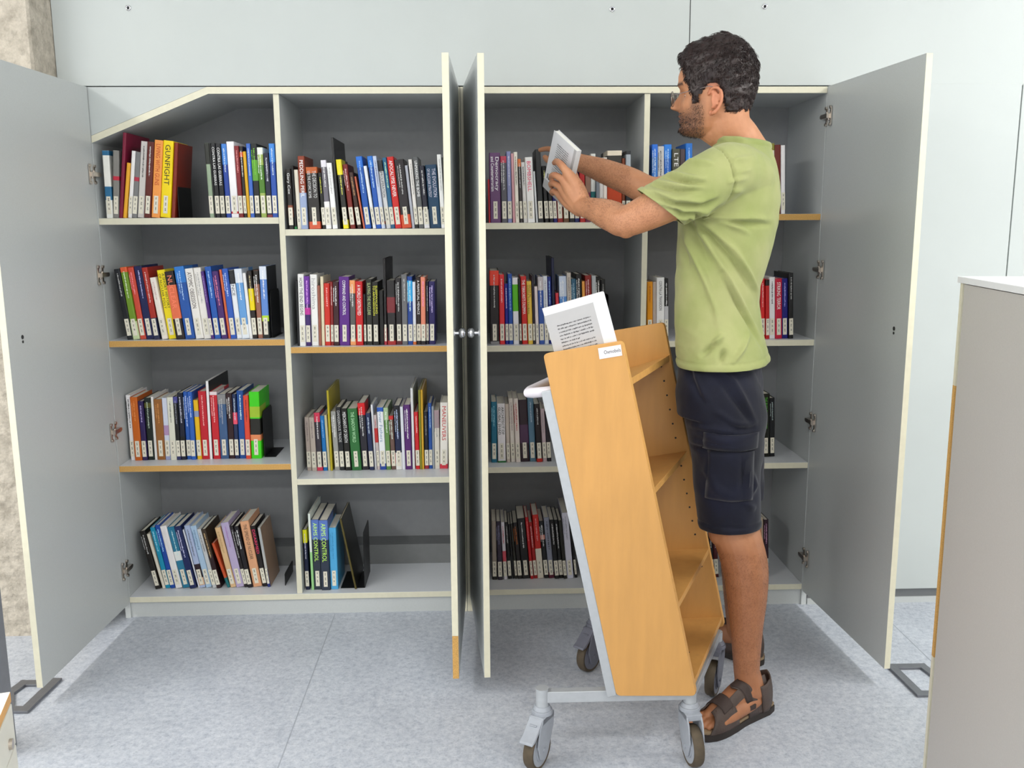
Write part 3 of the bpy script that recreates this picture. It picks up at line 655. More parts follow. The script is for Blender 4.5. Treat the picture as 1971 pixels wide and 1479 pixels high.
  (0.2521, 0.0202, 0.21, 0.051, '1a0c10', '~', 'ccc', '', 'c82a20:0-.06', 'black with red foot'),
  (0.2741, 0.0147, 0.191, 0.057, 'bfaab0', '~', '999', '', '', 'mauve grey'),
  (0.2899, 0.0147, 0.182, 0.061, '1d1620', '', '', '', '', 'short black'),
 ]),
 'C4': (0.08, 0.094, [
  (0.0908, 0.0162, 0.223, 0.008, 'a09488', '', '', '', '141414:0-.2', 'grey beige'),
  (0.1114, 0.0162, 0.223, 0.025, '332a3c', '~', '88a', '', '', 'dark purple'),
  (0.1323, 0.0126, 0.219, 0.044, 'e0dce4', '~', 'b33', '', 'd05060:.3-.5', 'white and red'),
  (0.1494, 0.0126, 0.217, 0.063, '131313', '~', 'ccc', '', '', 'black'),
  (0.1647, 0.0072, 0.209, 0.073, '171717', '', '', '', '', 'thin black'),
  (0.1736, 0.009, 0.211, 0.079, '26241c', '~', 'ccc', '', '', 'thin olive'),
  (0.1843, 0.0162, 0.215, 0.085, '17110f', '~', 'b62', '', '', 'black with copper letters'),
  (0.2012, 0.0289, 0.23, 0.086, '0f0e0e', '~', 'eee', '', '', 'thick black'),
  (0.2306, 0.0108, 0.236, 0.085, 'c01c22', '~', 'e88', '', '', 'narrow red'),
  (0.2439, 0.0126, 0.216, 0.094, 'a81c1a', '~', 'ecc', '', '', 'dark red'),
  (0.257, 0.0217, 0.243, 0.084, 'c8261c', '~', 'eaa', '', 'e4dccb:0-.47', 'red and cream'),
  (0.2818, 0.0162, 0.219, 0.095, '17181a', '~', 'eee', '', 'd89080:.68-.76 1a4a40:.15-.28', 'black with pink spot'),
  (0.2985, 0.0199, 0.233, 0.09, '8f93a4', '~', '223', '', '5a1830:0-.1', 'grey'),
  (0.3197, 0.0162, 0.226, 0.094, '141414', '~', 'ddd', '', '', 'narrow black'),
  (0.3369, 0.0144, 0.224, 0.096, '161616', '~', 'eee', '', '', 'black with bold letters'),
  (0.352, 0.0126, 0.224, 0.097, '22221c', '', '', '', '', 'dark green'),
  (0.3651, 0.0235, 0.251, 0.088, 'd8d8e8', '~', '99a', '', '', 'tall white'),
  (0.3939, 0.009, 0.208, 0.107, '141416', '', '', '', '', 'very thin black'),
 ]),
 'D1': (1.39, 0.012, [
  (0.635, 0.0187, 0.228, 0.021, '3a78c8', '~', 'def', '', '2a70d8:.82-1', 'blue'),
  (0.6543, 0.0224, 0.222, 0.022, 'c8c6c4', '~', '444', '', '', 'pale grey'),
  (0.6774, 0.0243, 0.228, 0.023, '1c64c4', '~', 'bdf', '', '2a80e0:.8-1', 'bright blue'),
  (0.7024, 0.0261, 0.213, 0.024, '4c4c3c', 'LTE', 'eee', '', '', 'olive'),
  (0.7293, 0.0187, 0.213, 0.026, '4a3a40', '', '', '', '', 'brown plum'),
  (0.7486, 0.0224, 0.231, 0.027, '1c70cc', '~', 'bdf', '', '', 'azure'),
  (1.0368, 0.0136, 0.231, 0.044, 'e0dcc8', '', '', '', '8a8430:.9-1', 'white with olive top'),
  (1.051, 0.0204, 0.226, 0.044, '6a1c10', '', '', '', '', 'dark red'),
  (1.0721, 0.0136, 0.224, 0.046, 'ebe8ea', '', '', '', '', 'white'),
 ]),
 'D2': (0.965, 0.035, [
  (0.6301, 0.0197, 0.2, 0.02, 'e8981c', '~', 'b61', '', '', 'orange'),
  (0.6504, 0.0125, 0.2, 0.021, 'b8aaa0', '', '', 'n', '', 'thin beige'),
  (0.6635, 0.0269, 0.214, 0.022, 'f0f0f0', 'CONTRA LA TRANSICION', '112', '', '', 'white'),
  (0.6911, 0.0143, 0.21, 0.023, '1a1a1c', '~', 'eee', '', 'c8c8cc:0-.55', 'black and grey'),
  (1.0282, 0.0146, 0.207, 0.043, 'd8282a', '~', 'fcc', '', '', 'red'),
  (1.0433, 0.0127, 0.204, 0.044, 'c81e20', '', '', '', '1a1210:.9-1', 'red with black top'),
  (1.0566, 0.02, 0.212, 0.044, 'eceaec', '~', '434', '', '', 'white with small letters'),
  (1.0773, 0.0237, 0.207, 0.046, 'c4183a', 'STRIKING TERROR', 'fff', '', '', 'crimson'),
  (1.1017, 0.0218, 0.207, 0.047, '1a1a78', '~', 'bbf', '', '', 'navy'),
  (1.1242, 0.0164, 0.226, 0.048, '17171a', '~', 'bbb', '', '', 'tall black'),
 ]),
 'D3': (0.53, 0.088, [
  (1.0244, 0.0165, 0.173, 0.039, '5a7080', '', '', '', '', 'slate'),
  (1.0414, 0.0226, 0.201, 0.04, 'e4e0e2', '~', '222', '', '', 'white'),
  (1.0647, 0.0288, 0.231, 0.042, '14180f', 'THE BUSINESS OF TERROR', '5b3', '', '', 'black with green letters'),
  (1.0943, 0.0185, 0.215, 0.043, '14171c', '~', 'abb', '', '', 'narrow black'),
 ]),
 'D4': (0.0805, 0.076, [
  (0.879, 0.0092, 0.214, 0.076, 'dcdce0', '', '', '', '', 'thin white'),
  (0.8888, 0.0148, 0.214, 0.076, '201c20', '~', 'ccc', '', '', 'black'),
  (0.9042, 0.0166, 0.213, 0.077, '4a1418', '~', 'caa', '', '', 'maroon'),
  (1.0754, 0.0112, 0.224, 0.042, 'b8a894', '', '', '', '', 'beige'),
  (1.0871, 0.0168, 0.218, 0.043, '2a1020', '~', 'c9b', '', '', 'dark plum'),
 ]),
}
# ------------------------------------------------------------ books
BAY = {'A': 'leftmost bay', 'B': 'second bay', 'C': 'third bay', 'D': 'rightmost bay'}
SHN = {'1': 'top shelf', '2': 'second shelf', '3': 'third shelf', '4': 'bottom shelf'}
def cmat(h): return mat('cover_'+h, h, .38, var=.05, scale=25, spec=.4)
def tmat(h):
    if len(h) == 3: h = ''.join(c*2 for c in h)
    return mat('ink_'+h, h, .5, var=.01)
RB = random.Random(5)
def scribble(rng, L, H):
    """fine print too small to read: rows of little strokes along +x, height H"""
    vs = []; fs = []; x = 0
    while x < L:
        w_ = rng.uniform(.25, .55)*H; h0 = 0 if rng.random() < .8 else -.25*H; h1 = H*(.95 if rng.random() < .35 else .66)
        if x+w_ > L: break
        n = len(vs); vs += [(x, h0), (x+w_, h0), (x+w_, h1), (x, h1)]; fs.append((n, n+1, n+2, n+3)); x += w_+H*.16
        if rng.random() < .2: x += H*.4
    return vs, fs
def make_book(label, group, x, y, z, th, h, dep, lean, col, title, tcol, flags, bands, parent_rot=None, name='book'):
    if lean >= 0: ox, oz = x, z
    else: ox, oz = x+th/math.cos(lean)-th*math.cos(lean), z-th*math.sin(lean)
    t = thing(name, label, 'book', (ox, y, oz+.0003), (0, -lean, 0), group)
    mats = [cmat(col)]; r = min(.0035, th*.28); c = min(.0018, th*.2)
    prof = []
    for k in range(5):
        a = PI+PI/2*k/4; prof.append((r+r*math.cos(a), r+r*math.sin(a)))
    for k in range(5):
        a = 1.5*PI+PI/2*k/4; prof.append((th-r+r*math.cos(a), r+r*math.sin(a)))
    prof += [(th, dep), (th-c, dep), (th-c, .003), (c, .003), (c, dep), (0, dep)]
    mb = MB(); k = len(prof); n = 0
    for zz in (0, h): mb.v += [(a, b, zz) for a, b in prof]
    for i in range(k):
        j = (i+1) % k; mb.f.append((i, j, k+j, k+i)); mb.m.append(0)
    for zz, base in ((0, 0), (1, k)):            # end caps of the U shaped cover in three strips
        L_ = [base+i for i in (15, 0, 1, 2, 3, 4, 13, 14)]; R_ = [base+i for i in (5, 6, 7, 8, 9, 10, 11, 12)]; Mi = [base+i for i in (4, 5, 12, 13)]
        for q in (L_, R_, Mi): mb.f.append(tuple(q if zz else reversed(q))); mb.m.append(0)
    for b in bands.split():
        cc, rg = b.split(':'); mats.append(cmat(cc)); mi = len(mats)-1
        if rg[0] == 'R':                          # right hand board in its own colour
            n = len(mb.v); mb.v += [(th+.0004, a, q) for a, q in ((.003, .0005), (dep, .0005), (dep, h-.0005), (.003, h-.0005))]; mb.f.append((n, n+1, n+2, n+3)); mb.m.append(mi); continue
        lo, hi = [float(q) for q in rg.split('-')]
        z0, z1 = max(lo*h, .0003), min(hi*h, h-.0003)
        strip = [(-.0003, dep*.6)]+[(a-.0003*(1 if a < th/2 else -1), b_-.0003) for a, b_ in prof[:10]]+[(th+.0003, dep*.6)]
        n = len(mb.v); q = len(strip)
        for zz in (z0, z1): mb.v += [(a, b_, zz) for a, b_ in strip]
        for i in range(q-1): mb.f.append((n+i, n+i+1, n+q+i+1, n+q+i)); mb.m.append(mi)
    lab = 'n' not in flags and th > .008
    lo = .085 if lab else .03
    if title and th > .009:
        mats.append(tmat(tcol or 'ddd')); mi = len(mats)-1
        L = h-lo-.02
        vs2 = []
        def place(vs, fs, Lx, Hy, x0, xoff, zt):
            n = len(mb.v)
            for (a, b) in vs: mb.v.append((x0+xoff-b*1.0, -.0006, zt-a)) if False else mb.v.append((x0+b+xoff, -.0006, zt-a))
            mb.f.extend(tuple(i+n for i in f) for f in fs); mb.m.extend([mi]*len(fs))
        if title == '~':
            H = min(.0042, th*.26); ln = L*RB.uniform(.55, .85)
            vs, fs = scribble(RB, ln, H); place(vs, fs, 0, 0, th/2-H*.35, 0, h-.015)
            if th > .016 and RB.random() < .6:
                vs, fs = scribble(RB, ln*.7, H*.7); place(vs, fs, 0, 0, th/2-H*1.9, 0, h-.02)
        else:
            words = title.split(); rows = [title]
            if len(title) > 22 and th > .016:
                m_ = len(words)//2; rows = [' '.join(words[:m_]), ' '.join(words[m_:])]
            for ri, row in enumerate(rows):
                vs, fs = text_mesh(row); xm = max(v[0] for v in vs); ym = max(v[1] for v in vs)
                H = th*(.50 if len(rows) == 1 else .30); sx = min(L*.92/xm, H/ym*1.5); sy = min(H/ym, sx*1.6)
                pts = [(a*sx, b*sy) for a, b, _ in vs]
                xo = (th-sy*ym)/2 if len(rows) == 1 else (th*.56 if ri == 0 else th*.14)
                place(pts, fs, 0, 0, xo, 0, h-.012)
    o = mkobj('cover', mb.v, mb.f, mats, t, mb.m)
    MB().box((c, .0032, .002), (th-c, dep-.004, h-.0025)).build('page_block', M_PAGES, t, recalc=False)
    if lab:
        lw = min(th-.002, .0135); x0 = (th-lw)/2; z0 = .013; z1 = .070
        lb = MB(); lb.box((x0, -.0010, z0), (x0+lw, -.0002, z1), 0)
        zz = z1-.006
        for g in range(3):
            for q in range(RB.choice((2, 3, 3))):
                lb.box((x0+lw*.36, -.0013, zz-.0017), (x0+lw*(.56+.14*RB.random()), -.0010, zz), 1); zz -= .0034
            zz -= .007
        lb.build('spine_label', [M_LABEL, M_INK], t, recalc=False)
    return t
def book_label(k, desc, title):
    s = desc+' book'
    if title not in ('', '~'): s += ' titled '+(' '.join(title.split()[:3]))
    full = s+', '+SHN[k[1]]+' of the '+BAY[k[0]]
    if len(full.split()) > 16: full = s+', '+SHN[k[1]]+', '+BAY[k[0]]
    return full
for k, (z, y, rows) in BOOKS.items():
    grp = 'books on the %s of the %s' % (SHN[k[1]], BAY[k[0]])
    for (x, th, h, lean, col, title, tcol, flags, bands, desc) in rows:
        dep = .145+.02*RB.random()+(.05 if h > .25 else 0); dy = RB.uniform(-.004, .006)
        if 'very tall' in desc: dep = .25
        make_book(book_label(k, desc, title), grp, x, y+dy, z, th, h, min(dep, D-.02-y), lean, col, title, tcol, flags, bands)
# ------------------------------------------------------------ bookends
def bookend(x, y, z, side, h, label, col=None, dep=.14, plate=.10):
    """bent steel plate: upright against the books, base under them"""
    t = thing('bookend', label, 'bookend', (x, y, z), group='black steel bookends on the shelves')
    m = col or M_BLACKMETAL
    pr = [(0, 0), (dep, 0), (dep, h*.93), (dep-.012, h), (.012, h), (0, h*.93)]
    MB().prism(pr, 0, .002, axis='x').build('upright', m, t, bevel=.0004)
    a, b = (0, -plate) if side < 0 else (0, plate)
    MB().box((min(a, b), .0, .0), (max(a, b), dep, .0014)).build('base_plate', m, t)
    return t
Y1 = .012
bookend(-.9335, .03, 1.3885, 1, .155, 'black steel bookend beside the yellow book on the leftmost top shelf', plate=.06)
bookend(-.6545, .05, .9845, 1, .16, 'black steel bookend closing the second shelf of the leftmost bay', plate=.01)
bookend(-.7130, .10, .5525, 1, .165, 'black steel bookend beside the neon green book', plate=.04)
bookend(-.6595, .08, .0785, 1, .045, 'low black steel bookend under the last leaning books, leftmost bottom shelf', plate=.0)
bookend(-.618, .11, .0785, 1, .165, 'black steel bookend against the divider on the leftmost bottom shelf', plate=.004)
bookend(-.369, .045, .0786, -1, .205, 'tall black edged bookend beyond the leaning picture book', dep=.16, plate=.085)
bookend(-.0555, .05, .958, 1, .13, 'black bookend at the right end of the second bay, second shelf', plate=.005) if False else None
bookend(.497, .05, .9555, 1, .165, 'black steel bookend behind the book on the trolley', plate=.02)
bookend(.4205, .11, .0805, 1, .16, 'black steel bookend on the bottom shelf of the third bay', plate=.01)
bookend(1.158, .06, 1.3905, -1, .1, 'black bookend at the right end of the rightmost top shelf', plate=.001) if False else None

# ------------------------------------------------------------ trolley
PY = -.965; SK_ = Vector((.184, .41, 0))
def TP(x, z, k, dy=0): return Vector((x, PY+dy, z))+SK_*k          # x, z in the plane of the near panel; k runs to the far panel
tr = thing('book_trolley', 'beech book trolley leaning back on a grey steel base with casters', 'trolley')
PAN = [Vector(q) for q in ((.388, .194), (.589, .189), (.388, 1.091), (.203, 1.062))]
def rpoly(P, r=.012):
    out = []
    for i in range(len(P)):
        a, b, c = P[i-1], P[i], P[(i+1) % len(P)]; u = (a-b).normalized(); v = (c-b).normalized()
        for t in (0, .25, .5, .75, 1): out.append(tuple(b+u*r*(1-t)**2+v*r*t**2))
    return out
def skprism(mb, poly, k0, k1, mi=0):
    n = len(mb.v); k = len(poly)
    for kk in (k0, k1): mb.v += [tuple(TP(a, b, kk)) for a, b in poly]
    mb.f.append(tuple(n+i for i in range(k))); mb.f.append(tuple(n+k+i for i in reversed(range(k)))); mb.m += [mi, mi]
    for i in range(k): j = (i+1) % k; mb.f.append((n+i, n+k+i, n+k+j, n+j)); mb.m.append(mi)
    return mb
TK = .017/.41
fd = (PAN[2]-PAN[1]).normalized()
SHL = ((.409, 1.0, 17.4), (.465, .723, 7.2), (.537, .433, 1.0), (.582, .222, 1.2))
for k0 in (0, 1-TK):
    o = skprism(MB(), rpoly(PAN), k0, k0+TK).build('side_panel', [M_WOOD, M_WOODEDGE], tr, bevel=.0008)
    for i, p in enumerate(o.data.polygons): p.material_index = 0 if i < 2 else 1
    if k0 > 0:
        for s_ in list(np.arange(.30, .83, .042))+[.20]:
            q = PAN[1]+fd*s_+Vector((-.030, -.006)); 
            if min(abs(q.y-z_) for _, z_, _ in SHL) < .022: continue
            MB().cyl(TP(q.x, q.y, k0, -.0007), TP(q.x, q.y, k0, .001), .0028, seg=8).build('peg_hole', M_DARK, o)
for (xf, zf, tg) in SHL:
    t_ = math.radians(tg); dp = .172; c_, s_ = math.cos(t_), math.sin(t_)
    xf -= .002
    poly = [(xf, zf-.018), (xf, zf), (xf-dp*c_, zf-dp*s_), (xf-dp*c_+.018*s_, zf-dp*s_-.018*c_)]
    o = skprism(MB(), poly, TK, 1-TK).build('shelf', [M_WOOD, M_WOODEDGE], tr, bevel=.0008)
    for p in o.data.polygons:
        if p.normal.x > .8: p.material_index = 1
    if zf < .3: MB().cyl(TP(xf-.05, zf-.05*s_, .42), TP(xf-.05, zf-.05*s_+.001, .42), .004).build('screw_cap', M_DARK, o)
bd_ = (PAN[3]-PAN[0]).normalized(); nb = Vector((bd_.y, -bd_.x)); nb = nb if nb.x < 0 else -nb
q0, q1 = PAN[0]+bd_*.0, PAN[0]+bd_*.84
skprism(MB(), [tuple(q0-nb*.016), tuple(q0-nb*.008), tuple(q1-nb*.008), tuple(q1-nb*.016)], TK, 1-TK).build('back_board', M_WOOD, tr)
fr = MB(); q1 = PAN[0]+bd_*.80
for (k0, k1) in ((.002, .05), (.95, .998)): skprism(fr, [tuple(q0), tuple(q0+nb*.024), tuple(q1+nb*.024), tuple(q1)], k0, k1)
for e in (.70, .30): skprism(fr, [tuple(q0+bd_*e), tuple(q0+bd_*e+nb*.02), tuple(q0+bd_*(e+.04)+nb*.02), tuple(q0+bd_*(e+.04))], .05, .95)
fr.build('steel_frame', M_SILVER, tr, bevel=.002)
hp = [TP(.235, .972, .05), TP(.195, .968, .05), TP(.172, .966, .052), TP(.157, .965, .075), TP(.152, .965, .13), TP(.152, .965, .87), TP(.157, .965, .925), TP(.172, .966, .948), TP(.195, .968, .95), TP(.235, .972, .95)]
MB().tube(hp, .0125, 16).build('push_handle', M_HANDLE, tr, True)
# base bars
FL = Vector((.2035, -.935, 0)); FR = Vector((.581, -.935, 0)); BR = Vector((.738, -.592, 0)); BL = Vector((.400, -.432, 0))
bs = MB()
def bar(a, b, w_, z0, z1):
    d = (b-a).normalized(); n = Vector((-d.y, d.x, 0))*w_/2
    bs.prism([tuple((a+n).xy), tuple((a-n).xy), tuple((b-n).xy), tuple((b+n).xy)], z0, z1, axis='z')
bar(FL, FR, .022, .168, .198); bar(FR, BR, .024, .165, .188); bar(BL, BR, .024, .165, .188)
bs.build('base_frame', M_SILVER, tr, bevel=.0015)
def caster(P, ang, ztop, dark=False, brake=False):
    """post, swivel rings, fork and wheel; ang = direction the wheel trails (world)"""
    mc = M_DCASTER if dark else M_CASTER
    R = .053 if not dark else .052; tx, ty = math.cos(ang), math.sin(ang); tv = Vector((tx, ty, 0)); nv_ = Vector((-ty, tx, 0))
    g = MB(); g.cyl(P+Vector((0, 0, .158)), P+Vector((0, 0, ztop)), .0165, seg=28)
    c = g.build('caster_post', M_SILVER, tr, True)
    wc = P+tv*.028+Vector((0, 0, R))
    k = MB(); k.cyl(P+Vector((0, 0, .148)), P+Vector((0, 0, .158)), .024, .019, 28).cyl(P+Vector((0, 0, .137)), P+Vector((0, 0, .148)), .027, .026, 28)
    for s in (-1, 1):
        # fork cheek as a rounded plate
        poly = []
        cx = .028
        for i in range(9):
            a = math.radians(-150+i*300/8-90+90)
        poly = [(-.026, .137), (.030, .137), (.046, .118), (.058, .075), (.046, .035), (.028, .026), (.010, .034), (-.006, .062), (-.024, .10)]
        Mf = Matrix(((tv.x, nv_.x, 0, P.x), (tv.y, nv_.y, 0, P.y), (0, 0, 1, 0), (0, 0, 0, 1)))
        k.prism(poly, s*.0165, s*.0205, M=Mf)
    Mf = Matrix(((tv.x, nv_.x, 0, P.x), (tv.y, nv_.y, 0, P.y), (0, 0, 1, 0), (0, 0, 0, 1)))
    k.box((-.026, -.0205, .122), (.034, .0205, .138), M=Mf)
    f_ = k.build('fork', mc, c, True, bevel=.001)
    wv = MB(); prof = [(R*.80, -.0125), (R*.93, -.0135), (R*.985, -.009), (R, 0), (R*.985, .009), (R*.93, .0135), (R*.80, .0125)]
    sg = 40; n0 = 0
    for i in range(sg):
        a = 2*PI*i/sg
        for (r, o_) in prof: wv.v.append(tuple(wc+tv*r*math.cos(a)+Vector((0, 0, r*math.sin(a)))+nv_*o_))
    q = len(prof)
    for i in range(sg):
        for j in range(q-1): wv.f.append((i*q+j, i*q+j+1, ((i+1) % sg)*q+j+1, ((i+1) % sg)*q+j)); wv.m.append(0)
        wv.f.append((i*q+q-1, i*q, ((i+1) % sg)*q, ((i+1) % sg)*q+q-1)); wv.m.append(0)
    wh = wv.build('wheel', M_TYRE, c, True)
    hb = MB(); hb.cyl(wc-nv_*.0132, wc+nv_*.0132, R*.81, seg=36).cyl(wc-nv_*.0155, wc+nv_*.0155, R*.55, seg=30).cyl(wc-nv_*.023, wc+nv_*.023, .006, seg=12)
    hb.build('hub', mc, wh, True)
    if brake:
        br = MB(); br.prism([(.010, .137), (.030, .140), (.072, .104), (.086, .098), (.088, .092), (.070, .094), (.040, .118)], -.019, .019, M=Mf)
        br.box((.045, -.010, .1235), (.052, .010, .127), M=Mf)
        br.build('brake_pedal', mc, c, True, bevel=.0015)
caster(FL, math.radians(-122), .2045, brake=True)
caster(FR, math.radians(-82), .185)
caster(BR, math.radians(-118), .185, dark=True)
caster(BL, math.radians(-132), .185, dark=True, brake=True)
# maker's plate, copied as it reads
pl = MB(); tu = (PAN[2]-PAN[3]).normalized(); tv_ = Vector((-tu.y, tu.x))
def plate(a, b, y): q = PAN[2]+tu*a+tv_*b; return (q.x, PY+y, q.y)
n = 0
pl.v += [plate(a, b, y) for y in (-.0015, -.0001) for a, b in ((-.058, -.034), (-.004, -.034), (-.004, -.008), (-.058, -.008))]
pl.f += [(0, 1, 2, 3), (7, 6, 5, 4), (0, 4, 5, 1), (1, 5, 6, 2), (2, 6, 7, 3), (3, 7, 4, 0)]; pl.m += [0]*6
vs, fs = text_mesh('Oxmobels'); xm = max(v[0] for v in vs); n = len(pl.v)
pl.v += [plate(-.046+a*.040/xm, -.024+b*.0125, -.0018) for a, b, _ in vs]
pl.f += [tuple(i+n for i in f) for f in fs]; pl.m += [1]*len(fs)
pl.build('maker_plate', [mat('brushed_plate', 'e4e2e6', .35, .3, var=.02), M_INK], tr, recalc=False)

# ------------------------------------------------------------ loose white books
M_WCOVER = mat('white_cover', 'dedee2', .5, var=.01)
M_GREYPANEL = mat('pale_grey_print', 'b4b3b4', .5, var=.01)
M_PRINT = mat('body_print', '3c3a3c', .6, var=.01)
def flat_book(name, label, Mt, w_, h_, t_, panel_rect, lines, logo=None, spine='right', extra=None):
    """book seen on its back cover. local x across, z up, y away from the viewer"""
    t = thing(name, label, 'book'); t.matrix_world = Mt
    c = .0012
    mb = MB(); mb.box((0, 0, 0), (w_, c, h_)).box((0, t_-c, 0), (w_, t_, h_))
    if spine == 'left': mb.box((-.0008, 0, 0), (0, t_, h_))
    else: mb.box((w_, 0, 0), (w_+.0008, t_, h_))
    mats = [M_WCOVER, M_GREYPANEL, M_PRINT, cmat('141316')]
    if panel_rect: x0, z0, x1, z1 = panel_rect; mb.box((x0, -.0003, z0), (x1, 0, z1), 1)
    rg = random.Random(3)
    for (lx, lz, L_, H) in lines:
        vs, fs = scribble(rg, L_, H); n = len(mb.v)
        mb.v += [(lx+a, -.0006, lz+b) for a, b in vs]; mb.f += [tuple(i+n for i in f) for f in fs]; mb.m += [2]*len(fs)
    if logo: 
        for (a, b, c_, d) in logo: mb.box((a, -.0006, b), (c_, -.0003, d), 2)
    if extra: extra(mb)
    mb.build('cover', mats, t, recalc=False)
    MB().box((.0015, c, .002), (w_-.0015, t_-c, h_-.002)).build('page_block', mat('white_pages', 'f0eee8', .8, var=.02, scale=30), t)
    return t
# on the trolley's top shelf, against the near side panel. local x must run from image left (back of shelf) to right (front)
bt = math.radians(15.5)
Rb = Matrix(((math.cos(bt), 0, -math.sin(bt), .2607), (0, 1, 0, -.945), (math.sin(bt), 0, math.cos(bt), .960), (0, 0, 0, 1)))
flat_book('book', 'white paperback with grey printed back cover standing on the trolley top shelf', Rb, .148, .2125, .022, (.0, .0, .118, .196), [(.022, .164-.0083*i, (.082 if i != 5 else .045), .0032) for i in range(13)])
# held in the left hand, back cover towards us
xh = Vector((.441, -.732, -.52)).normalized(); zh = Vector((.149, -.512, .846)); zh = (zh-xh*zh.dot(xh)).normalized(); nh = -xh.cross(zh) 
if nh.y < 0: nh = -nh
bc = Vector((.272, -.42, 1.622))-zh*.178
Mh = Matrix(((xh.x, nh.x, zh.x, bc.x), (xh.y, nh.y, zh.y, bc.y), (xh.z, nh.z, zh.z, bc.z), (0, 0, 0, 1)))
def stripes(mb):
    mb.box((0, -.0003, .0), (.123, 0, .028), 1); mb.box((.112, -.0003, .09), (.1232, 0, .178), 1)
flat_book('book', 'white paperback held up in the left hand of the person', Mh, .123, .178, .016, None,
          [(.030, .150-.0062*i, .062, .0026) for i in range(12)]+[(.028, .075-.005*i, .05, .002) for i in range(5)],
          logo=[(.012, .034, .016, .050), (.020, .034, .024, .052), (.024, .048, .034, .052), (.031, .034, .034, .05), (.02, .034, .034, .037)], extra=stripes)

# ------------------------------------------------------------ the person
def bake(o, mats, name, parent):
    dg = bpy.context.evaluated_depsgraph_get(); dg.update()
    me = bpy.data.meshes.new_from_object(o.evaluated_get(dg)); old = o.data
    bpy.data.objects.remove(o); bpy.data.meshes.remove(old)
    me.materials.clear()
    for m in mats: me.materials.append(m)
    me.name = name
    n = bpy.data.objects.new(name, me); COL.objects.link(n); n.parent = parent
    me.polygons.foreach_set('use_smooth', [True]*len(me.polygons)); me.polygons.foreach_set('material_index', [0]*len(me.polygons))
    return n
def remeshed(mb, voxel, smooth, it, mats, name, parent):
    o = mkobj('tmp', mb.v, mb.f, mats[0])
    r = o.modifiers.new('r', 'REMESH'); r.mode = 'VOXEL'; r.voxel_size = voxel; r.use_smooth_shade = True
    if it:
        s = o.modifiers.new('s', 'SMOOTH'); s.factor = smooth; s.iterations = it
    return bake(o, mats, name, parent)
def get_co(me):
    a = np.empty(len(me.vertices)*3, np.float32); me.vertices.foreach_get('co', a); return a.reshape(-1, 3).astype(float)
def get_no(me):
    a = np.empty(len(me.vertices)*3, np.float32); me.vertices.foreach_get('normal', a); return a.reshape(-1, 3).astype(float)
def set_co(me, a):
    me.vertices.foreach_set('co', a.astype(np.float32).ravel()); me.update()
def limb(mb, pts, seg=24, sub=4, squash=None):
    """tapered limb through (x, y, z, r) or (x, y, z, r, ry); smooth interpolation"""
    P = np.array([p[:4] for p in pts], float); n = len(P); out = []; rs = []
    for i in range(n-1):
        p0 = P[max(i-1, 0)]; p1 = P[i]; p2 = P[i+1]; p3 = P[min(i+2, n-1)]
        for k in range(sub):
            t = k/sub; q = .5*((2*p1)+(-p0+p2)*t+(2*p0-5*p1+4*p2-p3)*t*t+(-p0+3*p1-3*p2+p3)*t**3)
            out.append(q[:3]); rs.append(float(q[3]))
    out.append(P[-1][:3]); rs.append(float(P[-1][3]))
    # rounded ends
    def cap(c, d, r): return [(c+d*r*math.sin(a), r*math.cos(a)) for a in (.35, .7, 1.05, 1.35, 1.52)]
    d0 = out[0]-out[1]; d0 /= np.linalg.norm(d0); d1 = out[-1]-out[-2]; d1 /= np.linalg.norm(d1)
    a = cap(out[0], d0, rs[0]); b = cap(out[-1], d1, rs[-1])
    pts2 = [p for p, _ in reversed(a)]+out+[p for p, _ in b]; r2 = [r for _, r in reversed(a)]+rs+[r for _, r in b]
    mb.tube([Vector(p) for p in pts2], [max(r, 1e-4) for r in r2], seg)
def rings(mb, L, seg=48, cap=True):
    """stack of superellipse rings: (cx, cy, cz, a front-back, b side, yaw, power)"""
    n = len(mb.v)
    for (cx, cy, cz, a, b, yaw, pw) in L:
        for j in range(seg):
            t = 2*PI*j/seg; c, s = math.cos(t), math.sin(t)
            x = a*math.copysign(abs(c)**pw, c); y = b*math.copysign(abs(s)**pw, s)
            mb.v.append((cx+x*math.cos(yaw)-y*math.sin(yaw), cy+x*math.sin(yaw)+y*math.cos(yaw), cz))
    for i in range(len(L)-1):
        for j in range(seg):
            mb.f.append((n+i*seg+j, n+i*seg+(j+1) % seg, n+(i+1)*seg+(j+1) % seg, n+(i+1)*seg+j)); mb.m.append(0)
    mb.f.append(tuple(n+j for j in reversed(range(seg)))); mb.f.append(tuple(n+(len(L)-1)*seg+j for j in range(seg))); mb.m += [0, 0]
def interp_rings(keys, n=28):
    K = np.array(keys, float); z = np.linspace(K[0, 2], K[-1, 2], n); out = []
    for zz in z: out.append([np.interp(zz, K[:, 2], K[:, i]) for i in range(7)])
    return out
pr = thing('person', 'person in a green t-shirt, navy shorts and brown sandals shelving a book', 'person', (0, 0, 0))
YAW = math.radians(-21)       # body faces -x turned a little away from us; ring a-axis = front/back
